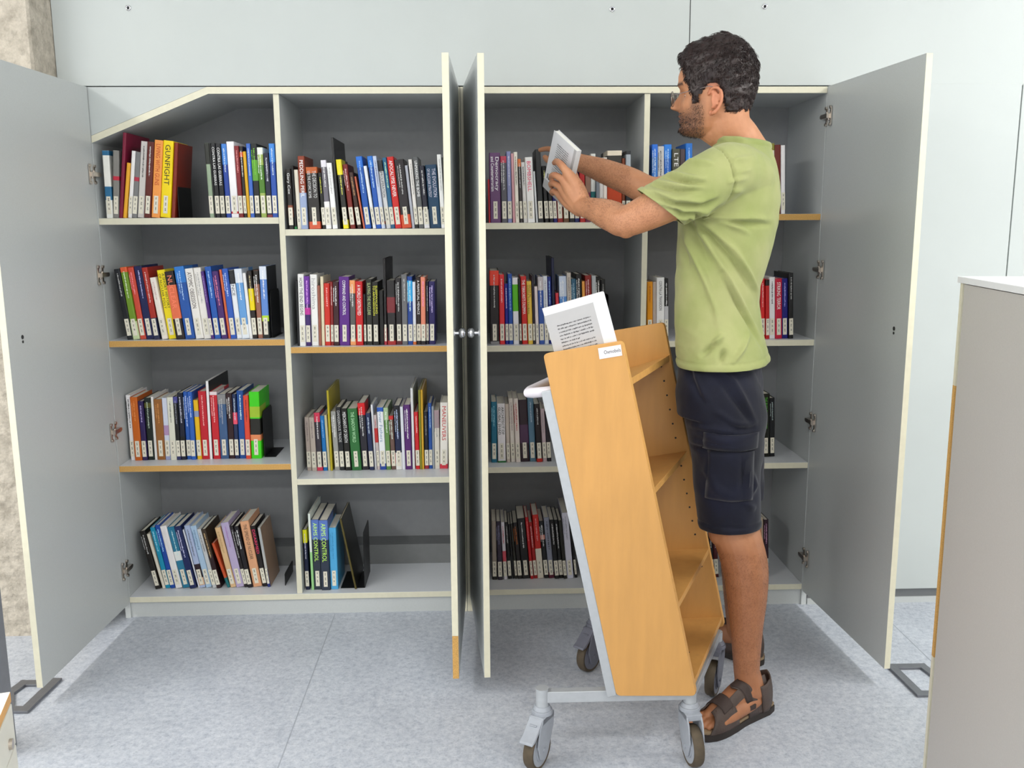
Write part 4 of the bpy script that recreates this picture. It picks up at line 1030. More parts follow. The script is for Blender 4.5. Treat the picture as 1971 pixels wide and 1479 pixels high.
# --- head in its own axes: f forward, s to the body's left (towards us), u up
HY = math.radians(24); HC = np.array([.683, -.603, 1.662])
HF = np.array([-math.cos(HY), math.sin(HY), 0]); HS = np.array([-math.sin(HY), -math.cos(HY), 0]); HU = np.array([0, 0, 1.])
def HW(f, s, u): return Vector(HC+HF*f+HS*s+HU*u)
UF = [(-.078, .040), (-.070, .078), (-.058, .091), (-.045, .0885), (-.03, .091), (-.012, .0925), (.0, .091), (.02, .0895), (.035, .089), (.05, .094), (.060, .0985), (.08, .0985), (.10, .0925), (.12, .080), (.14, .058), (.155, .032), (.166, -.012)]
UB = [(-.078, -.005), (-.05, -.04), (-.03, -.066), (.0, -.082), (.03, -.09), (.06, -.093), (.09, -.09), (.115, -.082), (.14, -.064), (.155, -.046), (.166, -.016)]
UW = [(-.078, .022), (-.07, .036), (-.055, .050), (-.03, .060), (.0, .0665), (.03, .0705), (.06, .073), (.09, .073), (.115, .066), (.14, .048), (.155, .030), (.166, .004)]
def prof(T, u): return float(np.interp(u, [a for a, _ in T], [b for _, b in T]))
def head_point(u, ph, grow=0.):
    F = prof(UF, u); B = prof(UB, u); W_ = prof(UW, u); c = (F+B)/2-.012; 
    ca, sa = math.cos(ph), math.sin(ph)
    if ca >= 0: f = c+(F-c)*abs(ca)**.80; s = W_*math.copysign(abs(sa)**.86, sa)
    else: f = c-(c-B)*abs(ca)**.9; s = W_*math.copysign(abs(sa)**.92, sa)
    g = lambda v, m, w_: math.exp(-((v-m)/w_)**2)
    if ca > 0:
        as_ = abs(s)
        nose = float(np.interp(u, [-.012, -.006, .0, .006, .02, .035, .045, .055], [0, .010, .029, .031, .021, .009, .003, 0]))
        wn = float(np.interp(u, [-.01, .0, .02, .05], [.0125, .0125, .0085, .007])); f += nose*g(s, 0, wn)
        f += .005*g(as_, .012, .006)*g(u, -.001, .007)
        f += (.0065*g(u, -.019, .005)+.0065*g(u, -.033, .005)-.003*g(u, -.0262, .0022))*g(s, 0, .021)
        f += .006*g(u, -.058, .012)*g(s, 0, .02)
        f += -.0085*g(u, .030, .012)*g(as_, .031, .014)+.004*g(u, .056, .006)*g(as_, .028, .018)
        s += math.copysign(.003*g(u, .004, .018)*g(as_, .052, .014), s)
    if grow:
        r = np.array([f+.0, s, (u-.04)*.9]); r /= np.linalg.norm(r); f += r[0]*grow; s += r[1]*grow; u += r[2]*grow
    return f, s, u
SK = mat('skin_tmp', 'c08a66', .5)
body = MB()
us = np.concatenate([np.linspace(-.078, .12, 84), np.linspace(.1225, .166, 16)]); NS = 120
n = len(body.v)
for u in us:
    for j in range(NS): body.v.append(tuple(HW(*head_point(u, 2*PI*j/NS))))
for i in range(len(us)-1):
    for j in range(NS): body.f.append((n+i*NS+j, n+i*NS+(j+1) % NS, n+(i+1)*NS+(j+1) % NS, n+(i+1)*NS+j))
body.f.append(tuple(n+j for j in reversed(range(NS)))); body.f.append(tuple(n+(len(us)-1)*NS+j for j in range(NS)))
# ears
for sd in (1, -1):
    e = [(.012, .026), (.010, .036), (.0, .043), (-.012, .042), (-.021, .033), (-.024, .02), (-.022, .006), (-.015, -.008), (-.006, -.018), (.002, -.022)]
    body.tube([HW(f-.006, sd*(.072+.010*min(1, max(0, (.015-f)/.02))), u-.004) for f, u in e], [.003, .0036, .004, .0042, .0044, .0042, .004, .0044, .0062, .005], 10)
    e2 = [(.004, .03), (-.006, .032), (-.013, .024), (-.014, .012), (-.009, .002), (.0, -.006), (.004, -.004)]
    body.tube([HW(f-.006, sd*(.073+.004*min(1, max(0, (.01-f)/.02))), u-.004) for f, u in e2], .0032, 8)
    body.sphere(HW(-.014, sd*.068, .010), (.018, .006, .026), 14, 10, M=Matrix.Rotation(HY, 3, 'Z'))
    body.sphere(HW(-.002, sd*.073, -.023), (.007, .0045, .008), 12, 8)
# neck
limb(body, [tuple(HC+HF*-.028+HU*-.0)+(.058,), tuple(HC+HF*-.034+HU*-.05)+(.058,), (.742, -.605, 1.575, .062), (.765, -.61, 1.52, .075)], sub=5)
# jaw bridge under the chin
limb(body, [tuple(HC+HF*.03+HU*-.045)+(.034,), tuple(HC+HF*-.01+HU*-.06)+(.045,)], sub=3)
# trunk (hidden by the clothes)
rings(body, interp_rings([(.70, -.66, .86, .085, .13, YAW, .95), (.705, -.655, .97, .092, .14, YAW, .9), (.700, -.64, 1.10, .088, .130, YAW, .9), (.705, -.625, 1.25, .098, .140, YAW, .9), (.727, -.615, 1.40, .115, .165, YAW, .9), (.735, -.612, 1.48, .10, .165, YAW, .9), (.75, -.61, 1.54, .065, .11, YAW, 1)]))
# arms: left (near) bent, right (far) stretched to the shelf
limb(body, [(.70, -.72, 1.49, .055), (.655, -.775, 1.487, .058), (.585, -.782, 1.445, .054), (.50, -.768, 1.400, .0475), (.44, -.752, 1.371, .0405), (.418, -.737, 1.367, .0385), (.407, -.705, 1.376, .040), (.390, -.665, 1.386, .0385), (.370, -.60, 1.397, .0325), (.352, -.552, 1.404, .0285), (.340, -.522, 1.410, .0265)], sub=5)
body.sphere((.428, -.748, 1.350), .026, 14, 10)
limb(body, [(.79, -.46, 1.50, .055), (.76, -.42, 1.495, .056), (.68, -.40, 1.47, .05), (.60, -.385, 1.455, .044), (.555, -.37, 1.455, .042), (.50, -.33, 1.485, .041), (.43, -.275, 1.518, .036), (.375, -.235, 1.541, .028), (.352, -.21, 1.549, .027)], sub=5)
# left hand
FW = .0086
hand = [((.342, -.522, 1.414, .026), (.327, -.512, 1.462, .0215), (.300, -.506, 1.502, .0135)),
        ((.341, -.522, 1.410, .026), (.317, -.506, 1.448, .0235), (.293, -.494, 1.481, .0135)),
        ((.338, -.518, 1.406, .025), (.311, -.495, 1.436, .0225), (.288, -.475, 1.462, .0130)),
        ((.336, -.514, 1.403, .023), (.308, -.484, 1.422, .0200), (.284, -.450, 1.444, .0122)),
        ((.345, -.515, 1.425, .020), (.336, -.478, 1.452, .0185), (.331, -.440, 1.472, .0135))]
for h in hand: limb(body, list(h), seg=14, sub=4)
def finger(pts, r):
    limb(body, [p+(q,) for p, q in zip(pts, r)], seg=12, sub=4)
finger([(.299, -.507, 1.503), (.286, -.492, 1.522), (.277, -.452, 1.534), (.2725, -.424, 1.532)], (.0115, .0104, .0092, .0078))
finger([(.291, -.496, 1.482), (.271, -.474, 1.495), (.264, -.430, 1.495), (.266, -.400, 1.488)], (.0108, .0096, .0086, .0076))
finger([(.286, -.476, 1.463), (.269, -.454, 1.474), (.263, -.418, 1.474), (.267, -.396, 1.468)], (.0103, .0093, .0084, .0074))
finger([(.282, -.449, 1.444), (.271, -.436, 1.453), (.266, -.408, 1.452), (.270, -.394, 1.447)], (.0096, .0085, .0077, .0067))
finger([(.332, -.450, 1.468), (.333, -.420, 1.490), (.326, -.402, 1.510), (.316, -.384, 1.528)], (.0135, .0112, .0102, .0086))
# right hand: index finger reaching for a spine, the others half closed
for h in [((.352, -.21, 1.549, .024), (.336, -.165, 1.562, .021), (.318, -.125, 1.575, .016)), ((.353, -.208, 1.546, .023), (.342, -.155, 1.555, .022), (.328, -.115, 1.565, .017)),
          ((.355, -.206, 1.542, .022), (.348, -.15, 1.547, .020), (.338, -.112, 1.554, .0155)), ((.35, -.205, 1.545, .02), (.325, -.175, 1.545, .017), (.308, -.15, 1.545, .0135))]:
    limb(body, list(h), seg=14, sub=4)
finger([(.317, -.122, 1.578), (.296, -.082, 1.594), (.277, -.052, 1.600), (.258, -.032, 1.598)], (.0102, .0092, .0084, .0074))
finger([(.328, -.112, 1.567), (.312, -.074, 1.582), (.297, -.048, 1.581), (.286, -.034, 1.572)], (.0102, .0094, .0086, .0076))
finger([(.338, -.11, 1.556), (.326, -.072, 1.569), (.313, -.046, 1.568), (.303, -.034, 1.560)], (.0098, .0090, .0082, .0073))
finger([(.345, -.115, 1.545), (.336, -.082, 1.555), (.326, -.058, 1.553), (.317, -.046, 1.546)], (.0088, .0080, .0072, .0064))
finger([(.312, -.155, 1.548), (.29, -.125, 1.552), (.277, -.10, 1.562), (.270, -.078, 1.572)], (.0125, .0108, .0098, .0084))
# legs
limb(body, [(.695, -.72, .93, .085), (.70, -.735, .78, .078), (.712, -.745, .66, .070), (.728, -.748, .565, .064), (.748, -.748, .51, .0625), (.767, -.748, .44, .061), (.775, -.746, .36, .0545), (.778, -.744, .28, .0455), (.781, -.742, .205, .0395), (.785, -.739, .14, .0355), (.792, -.735, .09, .035)], sub=5)
body.sphere((.694, -.750, .545), (.032, .036, .04), 14, 10)
limb(body, [(.72, -.58, .93, .085), (.755, -.53, .78, .078), (.80, -.47, .66, .070), (.822, -.44, .55, .064), (.838, -.425, .48, .064), (.850, -.418, .40, .063), (.853, -.415, .32, .060), (.853, -.411, .24, .050), (.854, -.408, .16, .040), (.858, -.406, .11, .037), (.862, -.404, .09, .036)], sub=5)
def foot(hx, hy, tx, ty, side, base=.026):
    """bare foot: heel, arch, ball and five toes; side = +1 when the little toe lies towards +n"""
    h = np.array([hx, hy, 0.]); t = np.array([tx, ty, 0.]); d = (t-h)/np.linalg.norm(t-h); L = np.linalg.norm(t-h); nn = np.array([-d[1], d[0], 0])*side
    def P(a, b, z): return tuple(h+d*L*a+nn*b+np.array([0, 0, base+z]))
    limb(body, [P(.08, 0, .032)+(.031,), P(.18, 0, .05)+(.036,), P(.33, -.004, .052)+(.035,), P(.50, -.004, .038)+(.0315,), P(.66, -.008, .026)+(.025,), P(.76, -.010, .018)+(.0175,)], sub=4)
    limb(body, [P(.10, .004, .024)+(.026,), P(.36, .016, .024)+(.0235,), P(.62, .026, .019)+(.019,), P(.72, .030, .015)+(.0145,)], sub=4)
    for k, (b0, b1, a1, r) in enumerate(((-.026, -.025, .985, .0125), (-.008, -.007, .975, .0095), (.006, .008, .94, .0088), (.019, .021, .90, .0082), (.031, .033, .85, .0078))):
        a0 = .72-.02*k; am = (a0+a1)/2
        limb(body, [P(a0, b0, .014)+(r*1.15,), P(am, (b0+b1)/2, .016)+(r*.95,), P(a1-.03, b1, .0095)+(r,)], seg=12, sub=3)
    return h, d, L, nn
LF = foot(.852, -.702, .612, -.856, 1); RF = foot(.915, -.432, .695, -.255, -1)
limb(body, [(.785, -.739, .14, .035), (.80, -.733, .085, .037), (.812, -.728, .06, .033)], sub=4)
limb(body, [(.858, -.406, .12, .037), (.872, -.402, .085, .037), (.885, -.405, .06, .033)], sub=4)
def skin_material():
    m = bpy.data.materials.new('skin'); m.use_nodes = True; nt = m.node_tree; b = nt.nodes['Principled BSDF']
    at = nt.nodes.new('ShaderNodeVertexColor'); at.layer_name = 'tone'
    tc = nt.nodes.new('ShaderNodeTexCoord'); n1 = nt.nodes.new('ShaderNodeTexNoise'); n1.inputs['Scale'].default_value = 28; n1.inputs['Detail'].default_value = 6
    nt.links.new(tc.outputs['Object'], n1.inputs['Vector'])
    r = nt.nodes.new('ShaderNodeValToRGB'); r.color_ramp.elements[0].position = .3; r.color_ramp.elements[0].color = (.80, .74, .70, 1); r.color_ramp.elements[1].position = .62; r.color_ramp.elements[1].color = (1, 1, 1, 1)
    nt.links.new(n1.outputs[0], r.inputs[0])
    mx = nt.nodes.new('ShaderNodeMixRGB'); mx.blend_type = 'MULTIPLY'; mx.inputs[0].default_value = .7
    nt.links.new(at.outputs[0], mx.inputs[1]); nt.links.new(r.outputs[0], mx.inputs[2]); nt.links.new(mx.outputs[0], b.inputs['Base Color'])
    b.inputs['Roughness'].default_value = .5; b.inputs['Subsurface Weight'].default_value = .08; b.inputs['Subsurface Radius'].default_value = (.01, .004, .002)
    n2 = nt.nodes.new('ShaderNodeTexNoise'); n2.inputs['Scale'].default_value = 260; nt.links.new(tc.outputs['Object'], n2.inputs['Vector'])
    bp = nt.nodes.new('ShaderNodeBump'); bp.inputs['Strength'].default_value = .12; bp.inputs['Distance'].default_value = .003; nt.links.new(n2.outputs[0], bp.inputs['Height']); nt.links.new(bp.outputs[0], b.inputs['Normal'])
    return m
M_SKIN = skin_material()
bo_ = remeshed(body, .0026, .5, 3, [M_SKIN], 'body', pr)
co = get_co(bo_.data); N = len(co)
rel = co-HC; hf = rel@HF; hs = rel@HS; hu = rel@HU
colr = np.tile(np.array(lin('cf9671')[:3]), (N, 1))
def sm(x, a, b): return np.clip((x-a)/(b-a), 0, 1)
def blend(mask, hexc):
    global colr
    c = np.array(lin(hexc)[:3]); colr = colr*(1-mask[:, None])+c*mask[:, None]
rngn = np.random.default_rng(4); spk = rngn.random(N)
headm = sm(co[:, 2], 1.56, 1.60)*(co[:, 0] > .5)
blend(headm, 'c98d67')
legm = sm(-co[:, 2], -.60, -.5); blend(legm, 'ad7450')
arm = (co[:, 2] > 1.2)*(co[:, 0] < .56)*1.0; blend(arm*.9, 'c58b66')
# short hair on forearms and shins, stubble, brows, lips, nails
hairy = ((co[:, 2] > 1.2)*(co[:, 0] < .50)*(co[:, 0] > .33)+(co[:, 2] < .5)*(co[:, 2] > .14))
blend(hairy*np.where(spk > .62, .24, .0), '6b3e28')
beard = headm*sm(hf, .015, .04)*(1-sm(hu, -.022, .004))*sm(hu, -.09, -.075)
beard2 = headm*sm(hf, .01, .03)*(1-sm(hf, .05, .062))*(1-sm(hu, .0, .02))*sm(hu, -.08, -.06)
bm_ = np.maximum(beard, beard2*.9)*(1-np.exp(-((hu+.027)/.008)**2)*np.exp(-(hs/.024)**2)*(hf > .07))
blend(bm_*np.where(spk > .45, .75, .55), '2c1a14')
lips = headm*(hf > .085)*np.exp(-((hu+.027)/.009)**2)*np.exp(-(hs/.022)**4); blend(lips*.6, 'a85a50')
brow = headm*(hf > .055)*np.exp(-((hu-.058-.1*(np.abs(hs)-.03)**2)/.0048)**2)*(np.abs(hs) > .012)*(np.abs(hs) < .05); blend(brow*.9, '1d1210')
scalp = headm*(1-sm(hf, .055, .075))*sm(hu, .045, .06); blend(scalp*.9, '2a1c18')
earp = headm*(np.abs(hs) > .071)*(hf < .02)*(hf > -.04); blend(earp*.35, 'd47a62')
knu = np.zeros(N)
for p in ((.286, -.495, 1.524), (.270, -.478, 1.498), (.267, -.458, 1.476), (.270, -.44, 1.455), (.293, -.50, 1.482), (.287, -.48, 1.463)):
    knu = np.maximum(knu, np.exp(-(((co-np.array(p))**2).sum(1))/.009**2))
blend(knu*.35, 'b8654a')
ca = bo_.data.color_attributes.new('tone', 'FLOAT_COLOR', 'POINT')
buf = np.ones((N, 4), np.float32); buf[:, :3] = colr; ca.data.foreach_set('color', buf.ravel())
# fine dark hair on the forearms and shins
bh = MB(); no_ = get_no(bo_.data); rr_ = random.Random(9)
cand = [k for k in range(N) if (co[k, 2] > 1.2 and .34 < co[k, 0] < .50 and co[k, 1] > -.735) or (.16 < co[k, 2] < .5)]
for k in rr_.sample(cand, min(4200, len(cand))):
    p = Vector(co[k]); nn_ = Vector(no_[k])
    if co[k, 2] > 1.2: along = Vector((-.45, .75, .25))
    else: along = Vector((0, 0, -1))
    d = (along.normalized()*.8+nn_*.45+Vector((rr_.uniform(-.5, .5), rr_.uniform(-.5, .5), rr_.uniform(-.5, .5)))).normalized(); L = rr_.uniform(.004, .009)
    bh.tube([p, p+d*L*.5, p+d*L-nn_*.0008], [.00016, .00014, .00006], 3)
bh.build('body_hair', mat('body_hair', '3a2418', .6, var=.05), pr, recalc=False)
# eyes
M_EYE = mat('eye_white', 'e8e0da', .2, var=.02)
for sd in (1, -1):
    o = MB().sphere(HW(.0655, sd*.0275, .030), .0108, 20, 14).build('eyeball', M_EYE, pr, True)
    MB().sphere(HW(.0705, sd*.0275, .027), .0066, 16, 10).build('iris', mat('brown_iris', '2a160c', .15, var=.05), o, True)
    mb = MB(); mb.tube([HW(.0775-.0011*abs(k)**1.6, sd*.0275+k*.0036, .0350-.0003*k*k) for k in range(-4, 5)], .0018, 8)
    mb.build('eyelid', M_SKIN if False else mat('eyelid_skin', 'b07a58', .5, var=.03), o, True)
# spectacles
gl = None
M_WIRE = mat('spectacle_wire', '9a8f8c', .25, .9, var=.02)
gm = MB(); lens_c = {}
for sd in (1, -1):
    c = (.1085, sd*.032, .022); lens_c[sd] = c
    gm.tube([HW(c[0]-.004*math.sin(a)*0-.10*abs(math.cos(a)*.0235*(1 if sd*math.cos(a) > 0 else 0)), c[1]+.0225*math.cos(a), c[2]+.0195*math.sin(a)) for a in np.linspace(0, 2*PI, 28, endpoint=False)], .0009, 8, close=True)
    gm.tube([HW(.106, sd*.0545, .027), HW(.10, sd*.0635, .0285), HW(.085, sd*.0685, .030), HW(.04, sd*.0755, .037), HW(.005, sd*.0785, .0435), HW(-.012, sd*.0775, .040), HW(-.028, sd*.0745, .022), HW(-.032, sd*.072, .008)], .0010, 8)
gm.tube([HW(.108, -.0095, .026), HW(.1105, 0, .029), HW(.108, .0095, .026)], .0009, 8)
gl = gm.build('spectacles', M_WIRE, pr, True)
gls = bpy.data.materials.new('lens_glass'); gls.use_nodes = True; b = gls.node_tree.nodes['Principled BSDF']; b.inputs['Transmission Weight'].default_value = 1; b.inputs['Roughness'].default_value = .02; b.inputs['IOR'].default_value = 1.1
for sd in (1, -1):
    c = lens_c[sd]; mb = MB(); ring = [HW(c[0], c[1]+.0222*math.cos(a), c[2]+.0192*math.sin(a)) for a in np.linspace(0, 2*PI, 28, endpoint=False)]
    ring2 = [v-Vector(HF)*.0012 for v in ring]; nn_ = len(ring)
    mb.add(ring+ring2, [tuple(range(nn_)), tuple(reversed(range(nn_, 2*nn_)))]+[(i, nn_+i, nn_+(i+1) % nn_, (i+1) % nn_) for i in range(nn_)]); mb.build('lens', gls, gl)
# hair: displaced cap with curls on it
def hair_mask(f, s, u):
    """hairline seen from the side"""
    lo = np.interp(f, [-.11, -.085, -.06, -.035, -.026, -.016, .006, .022, .026, .046, .050, .062, .075, .085, .10], [-.03, -.036, -.040, -.022, .02, .05, .052, .03, .004, .006, .035, .052, .095, .108, .118])
    return u-lo
M_HAIR = bpy.data.materials.new('dark_hair'); M_HAIR.use_nodes = True
b = M_HAIR.node_tree.nodes['Principled BSDF']; b.inputs['Base Color'].default_value = lin('1e1413'); b.inputs['Roughness'].default_value = .38; b.inputs['Specular IOR Level'].default_value = .5
_n = M_HAIR.node_tree.nodes.new('ShaderNodeTexNoise'); _n.inputs['Scale'].default_value = 90; _r = M_HAIR.node_tree.nodes.new('ShaderNodeValToRGB')
_r.color_ramp.elements[0].color = lin('120b0b'); _r.color_ramp.elements[1].color = lin('382624'); _tc = M_HAIR.node_tree.nodes.new('ShaderNodeTexCoord')
M_HAIR.node_tree.links.new(_tc.outputs['Object'], _n.inputs['Vector']); M_HAIR.node_tree.links.new(_n.outputs[0], _r.inputs[0]); M_HAIR.node_tree.links.new(_r.outputs[0], b.inputs['Base Color'])
hm = MB(); HN = 110; hus = np.concatenate([np.linspace(-.045, .12, 74), np.linspace(.1225, .166, 18)]); G = {}
def hgrow(f, s, u):
    m = float(hair_mask(f, s, u)); e = min(1, max(0, m/.03)); 
    th_ = np.interp(u, [-.04, .0, .05, .10, .166], [.006, .010, .012, .016, .020])+(.004 if f > .05 else 0)
    return th_*(e**.5), m
hp_ = []
for i, u in enumerate(hus):
    for j in range(HN):
        ph = 2*PI*j/HN; f, s, uu = head_point(u, ph); g_, m = hgrow(f, s, uu)
        nz = noise.noise(Vector((f*55, s*55, uu*55)))*.006+noise.noise(Vector((f*140, s*140, uu*140)))*.003
        f2, s2, u2 = head_point(u, ph, max(-.004, g_+nz*(1 if g_ > .003 else 0)-(.004 if m < 0 else 0)))
        hm.v.append(tuple(HW(f2, s2, u2))); hp_.append((f, s, uu, m, g_))
for i in range(len(hus)-1):
    for j in range(HN):
        q = (i*HN+j, i*HN+(j+1) % HN, (i+1)*HN+(j+1) % HN, (i+1)*HN+j)
        if min(hp_[k][3] for k in q) > -.004: hm.f.append(q); hm.m.append(0)
hm.f.append(tuple((len(hus)-1)*HN+j for j in range(HN))); hm.m.append(0)
rh = random.Random(11); cnt = 0
while cnt < 5200:
    i = rh.randrange(len(hus)); j = rh.randrange(HN)
    if i > len(hus)-12 and rh.random() < .6: continue
    f, s, u, m, g_ = hp_[i*HN+j]
    if m < .001: continue
    cnt += 1
    base = Vector(hm.v[i*HN+j]); nr = (base-HW(-.005, 0, .05)).normalized()
    # comb direction: from the crown outwards and forwards
    cr_ = HW(-.045, .01, .15); d = (base-cr_); d -= nr*d.dot(nr)
    if d.length < .004: d = Vector((rh.uniform(-1, 1), rh.uniform(-1, 1), 0))
    d.normalize(); sd_ = nr.cross(d); L = rh.uniform(.008, .018)*(1 if u > .06 else .7)*min(1, .35+m/.03); w0 = rh.uniform(.0004, .0009); ph = rh.uniform(0, 6.28); am = rh.uniform(.0008, .003)
    dd = (d*rh.uniform(.7, 1)+sd_*rh.uniform(-.5, .5)+nr*rh.uniform(-.05, .28)).normalized()
    pts = []
    for k in range(5):
        t = k/4; pts.append(base-nr*.002+dd*L*t+sd_*am*math.sin(ph+t*5)+nr*(.0028*math.sin(t*PI)-.001*t))
    hm.tube(pts, [w0, w0, w0*.9, w0*.7, w0*.3], 3)
ho = hm.build('hair', M_HAIR, pr, recalc=False)
for p in ho.data.polygons: p.use_smooth = True
# a thin strip of spectacle arm and watch are not needed; short beard strands
bd = MB(); cnt = 0
while cnt < 1500:
    u = rh.uniform(-.076, .0); ph = rh.uniform(-1.6, 1.6); f, s, uu = head_point(u, ph)
    if f < .018 or (f > .06 and uu > -.012) or (abs(s) < .02 and -.034 < uu < -.02): continue
    if uu > -.03 and .045 < f < .075 and abs(s) > .03 and rh.random() < .85: continue
    cnt += 1; p = HW(f, s, uu); nr = (p-HW(0, 0, -.01)).normalized()
    dd = (nr*.6+Vector((0, 0, -1))*rh.uniform(.3, 1)+Vector((rh.uniform(-.4, .4),)*3)).normalized()
    bd.tube([p-nr*.001, p+dd*.0025, p+dd*rh.uniform(.003, .006)], [.00032, .0003, .00012], 3)
bd.build('beard', M_HAIR, pr, recalc=False)

# --- cloth helpers
def cloth_mat(name, col, dark, sc=900, bump=.12, rough=.85, fade=None):
    m = bpy.data.materials.new(name); m.use_nodes = True; nt = m.node_tree; b = nt.nodes['Principled BSDF']
    tc = nt.nodes.new('ShaderNodeTexCoord')
    n1 = nt.nodes.new('ShaderNodeTexNoise'); n1.inputs['Scale'].default_value = 7; n1.inputs['Detail'].default_value = 5; nt.links.new(tc.outputs['Object'], n1.inputs['Vector'])
    r = nt.nodes.new('ShaderNodeValToRGB'); r.color_ramp.elements[0].position = .35; r.color_ramp.elements[1].position = .65; r.color_ramp.elements[0].color = lin(dark); r.color_ramp.elements[1].color = lin(col)
    nt.links.new(n1.outputs[0], r.inputs[0]); nt.links.new(r.outputs[0], b.inputs['Base Color'])
    n2 = nt.nodes.new('ShaderNodeTexNoise'); n2.inputs['Scale'].default_value = sc; n2.inputs['Detail'].default_value = 3; nt.links.new(tc.outputs['Object'], n2.inputs['Vector'])
    bp = nt.nodes.new('ShaderNodeBump'); bp.inputs['Strength'].default_value = bump; bp.inputs['Distance'].default_value = .002; nt.links.new(n2.outputs[0], bp.inputs['Height']); nt.links.new(bp.outputs[0], b.inputs['Normal'])
    b.inputs['Roughness'].default_value = rough; b.inputs['Specular IOR Level'].default_value = .25
    try: b.inputs['Sheen Weight'].default_value = .15
    except Exception: pass
    return m
def seg_dist(px, pz, pts):
    best = np.full(len(px), 9.); bt = np.zeros(len(px)); tot = len(pts)-1
    for i in range(tot):
        a = np.array(pts[i]); b = np.array(pts[i+1]); d = b-a; L2 = (d**2).sum()
        t = np.clip(((px-a[0])*d[0]+(pz-a[1])*d[1])/L2, 0, 1); dist = np.hypot(px-a[0]-t*d[0], pz-a[1]-t*d[1])
        m = dist < best; best[m] = dist[m]; bt[m] = (i+t[m])/tot
    return best, bt
def folds(o, FO, ymask, amp=.006, width=.0075):
    me = o.data; co = get_co(me); no = get_no(me); D_ = np.zeros(len(co)); near = np.clip((-no[:, 1]-.05)/.35, 0, 1)*ymask(co)
    for t, pts in FO:
        d, u = seg_dist(co[:, 0], co[:, 2], pts); env = np.sin(np.clip(u, .0, 1)*PI*.85+.42)
        k = {'r': 1, 'v': -1.1, 's': -.6, 't': .45}[t]; w_ = width*({'s': .35}.get(t, 1))
        D_ += k*amp*np.exp(-(d/w_)**2)*np.clip(env, 0, 1)
    D_ = np.clip(D_, -.015, .015)*near
    set_co(me, co+no*D_[:, None])
def cut(o, co_, no_, center=None, rad=None):
    """trim what lies beyond the plane (near the centre), leaving a clean edge"""
    bm = bmesh.new(); bm.from_mesh(o.data); c = Vector(center) if center is not None else None; pc = Vector(co_); pn = Vector(no_).normalized()
    fs = [f for f in bm.faces if c is None or (f.calc_center_median()-c).length < rad]
    vs = {v for f in fs for v in f.verts}; es = {e for f in fs for e in f.edges}
    bmesh.ops.bisect_plane(bm, geom=list(vs)+list(es)+fs, plane_co=pc, plane_no=pn, dist=1e-5)
    dele = [f for f in bm.faces if (f.calc_center_median()-pc).dot(pn) > 0 and (c is None or (f.calc_center_median()-c).length < rad)]
    bmesh.ops.delete(bm, geom=dele, context='FACES'); bm.to_mesh(o.data); bm.free()
def edge_band(o, plane_co, plane_no, center, rad, w0, amp):
    me = o.data; co = get_co(me); no = get_no(me); pn = np.array(Vector(plane_no).normalized()); d = -(co-np.array(plane_co))@pn
    m = (np.linalg.norm(co-np.array(center), axis=1) < rad)*(d > -.001)
    disp = amp*(np.exp(-((d-w0*.45)/(w0*.4))**2))-amp*1.3*np.exp(-((d-w0)/.0022)**2)
    set_co(me, co+no*(disp*m)[:, None])
# --- t-shirt
sh = MB()
rings(sh, interp_rings([(.716, -.652, .93, .121, .186, YAW, .9), (.715, -.652, .985, .122, .184, YAW, .9), (.708, -.645, 1.04, .118, .174, YAW, .9), (.699, -.635, 1.10, .113, .163, YAW, .9), (.695, -.63, 1.154, .111, .161, YAW, .9), (.697, -.628, 1.196, .113, .162, YAW, .9),
    (.704, -.625, 1.24, .118, .165, YAW, .9), (.713, -.622, 1.293, .124, .170, YAW, .9), (.722, -.62, 1.36, .129, .176, YAW, .9), (.725, -.617, 1.416, .131, .182, YAW, .9), (.731, -.612, 1.475, .122, .184, YAW, .92), (.741, -.61, 1.515, .102, .160, YAW, .95), (.751, -.61, 1.55, .080, .118, YAW, 1), (.757, -.61, 1.575, .070, .088, YAW, 1), (.762, -.61, 1.61, .066, .078, YAW, 1)], 44), seg=72)
limb(sh, [(.74, -.70, 1.475, .075), (.68, -.765, 1.485, .072), (.63, -.785, 1.466, .071), (.575, -.784, 1.434, .069), (.51, -.770, 1.400, .066), (.455, -.757, 1.37, .064)], sub=6, seg=32)
limb(sh, [(.80, -.50, 1.485, .072), (.765, -.43, 1.49, .070), (.70, -.405, 1.475, .066), (.64, -.39, 1.46, .062), (.57, -.375, 1.455, .058)], sub=6, seg=32)
M_SHIRT = cloth_mat('green_cotton', 'a6a973', '909a5c', sc=700)
so = remeshed(sh, .0042, .5, 6, [M_SHIRT], 't_shirt', pr)
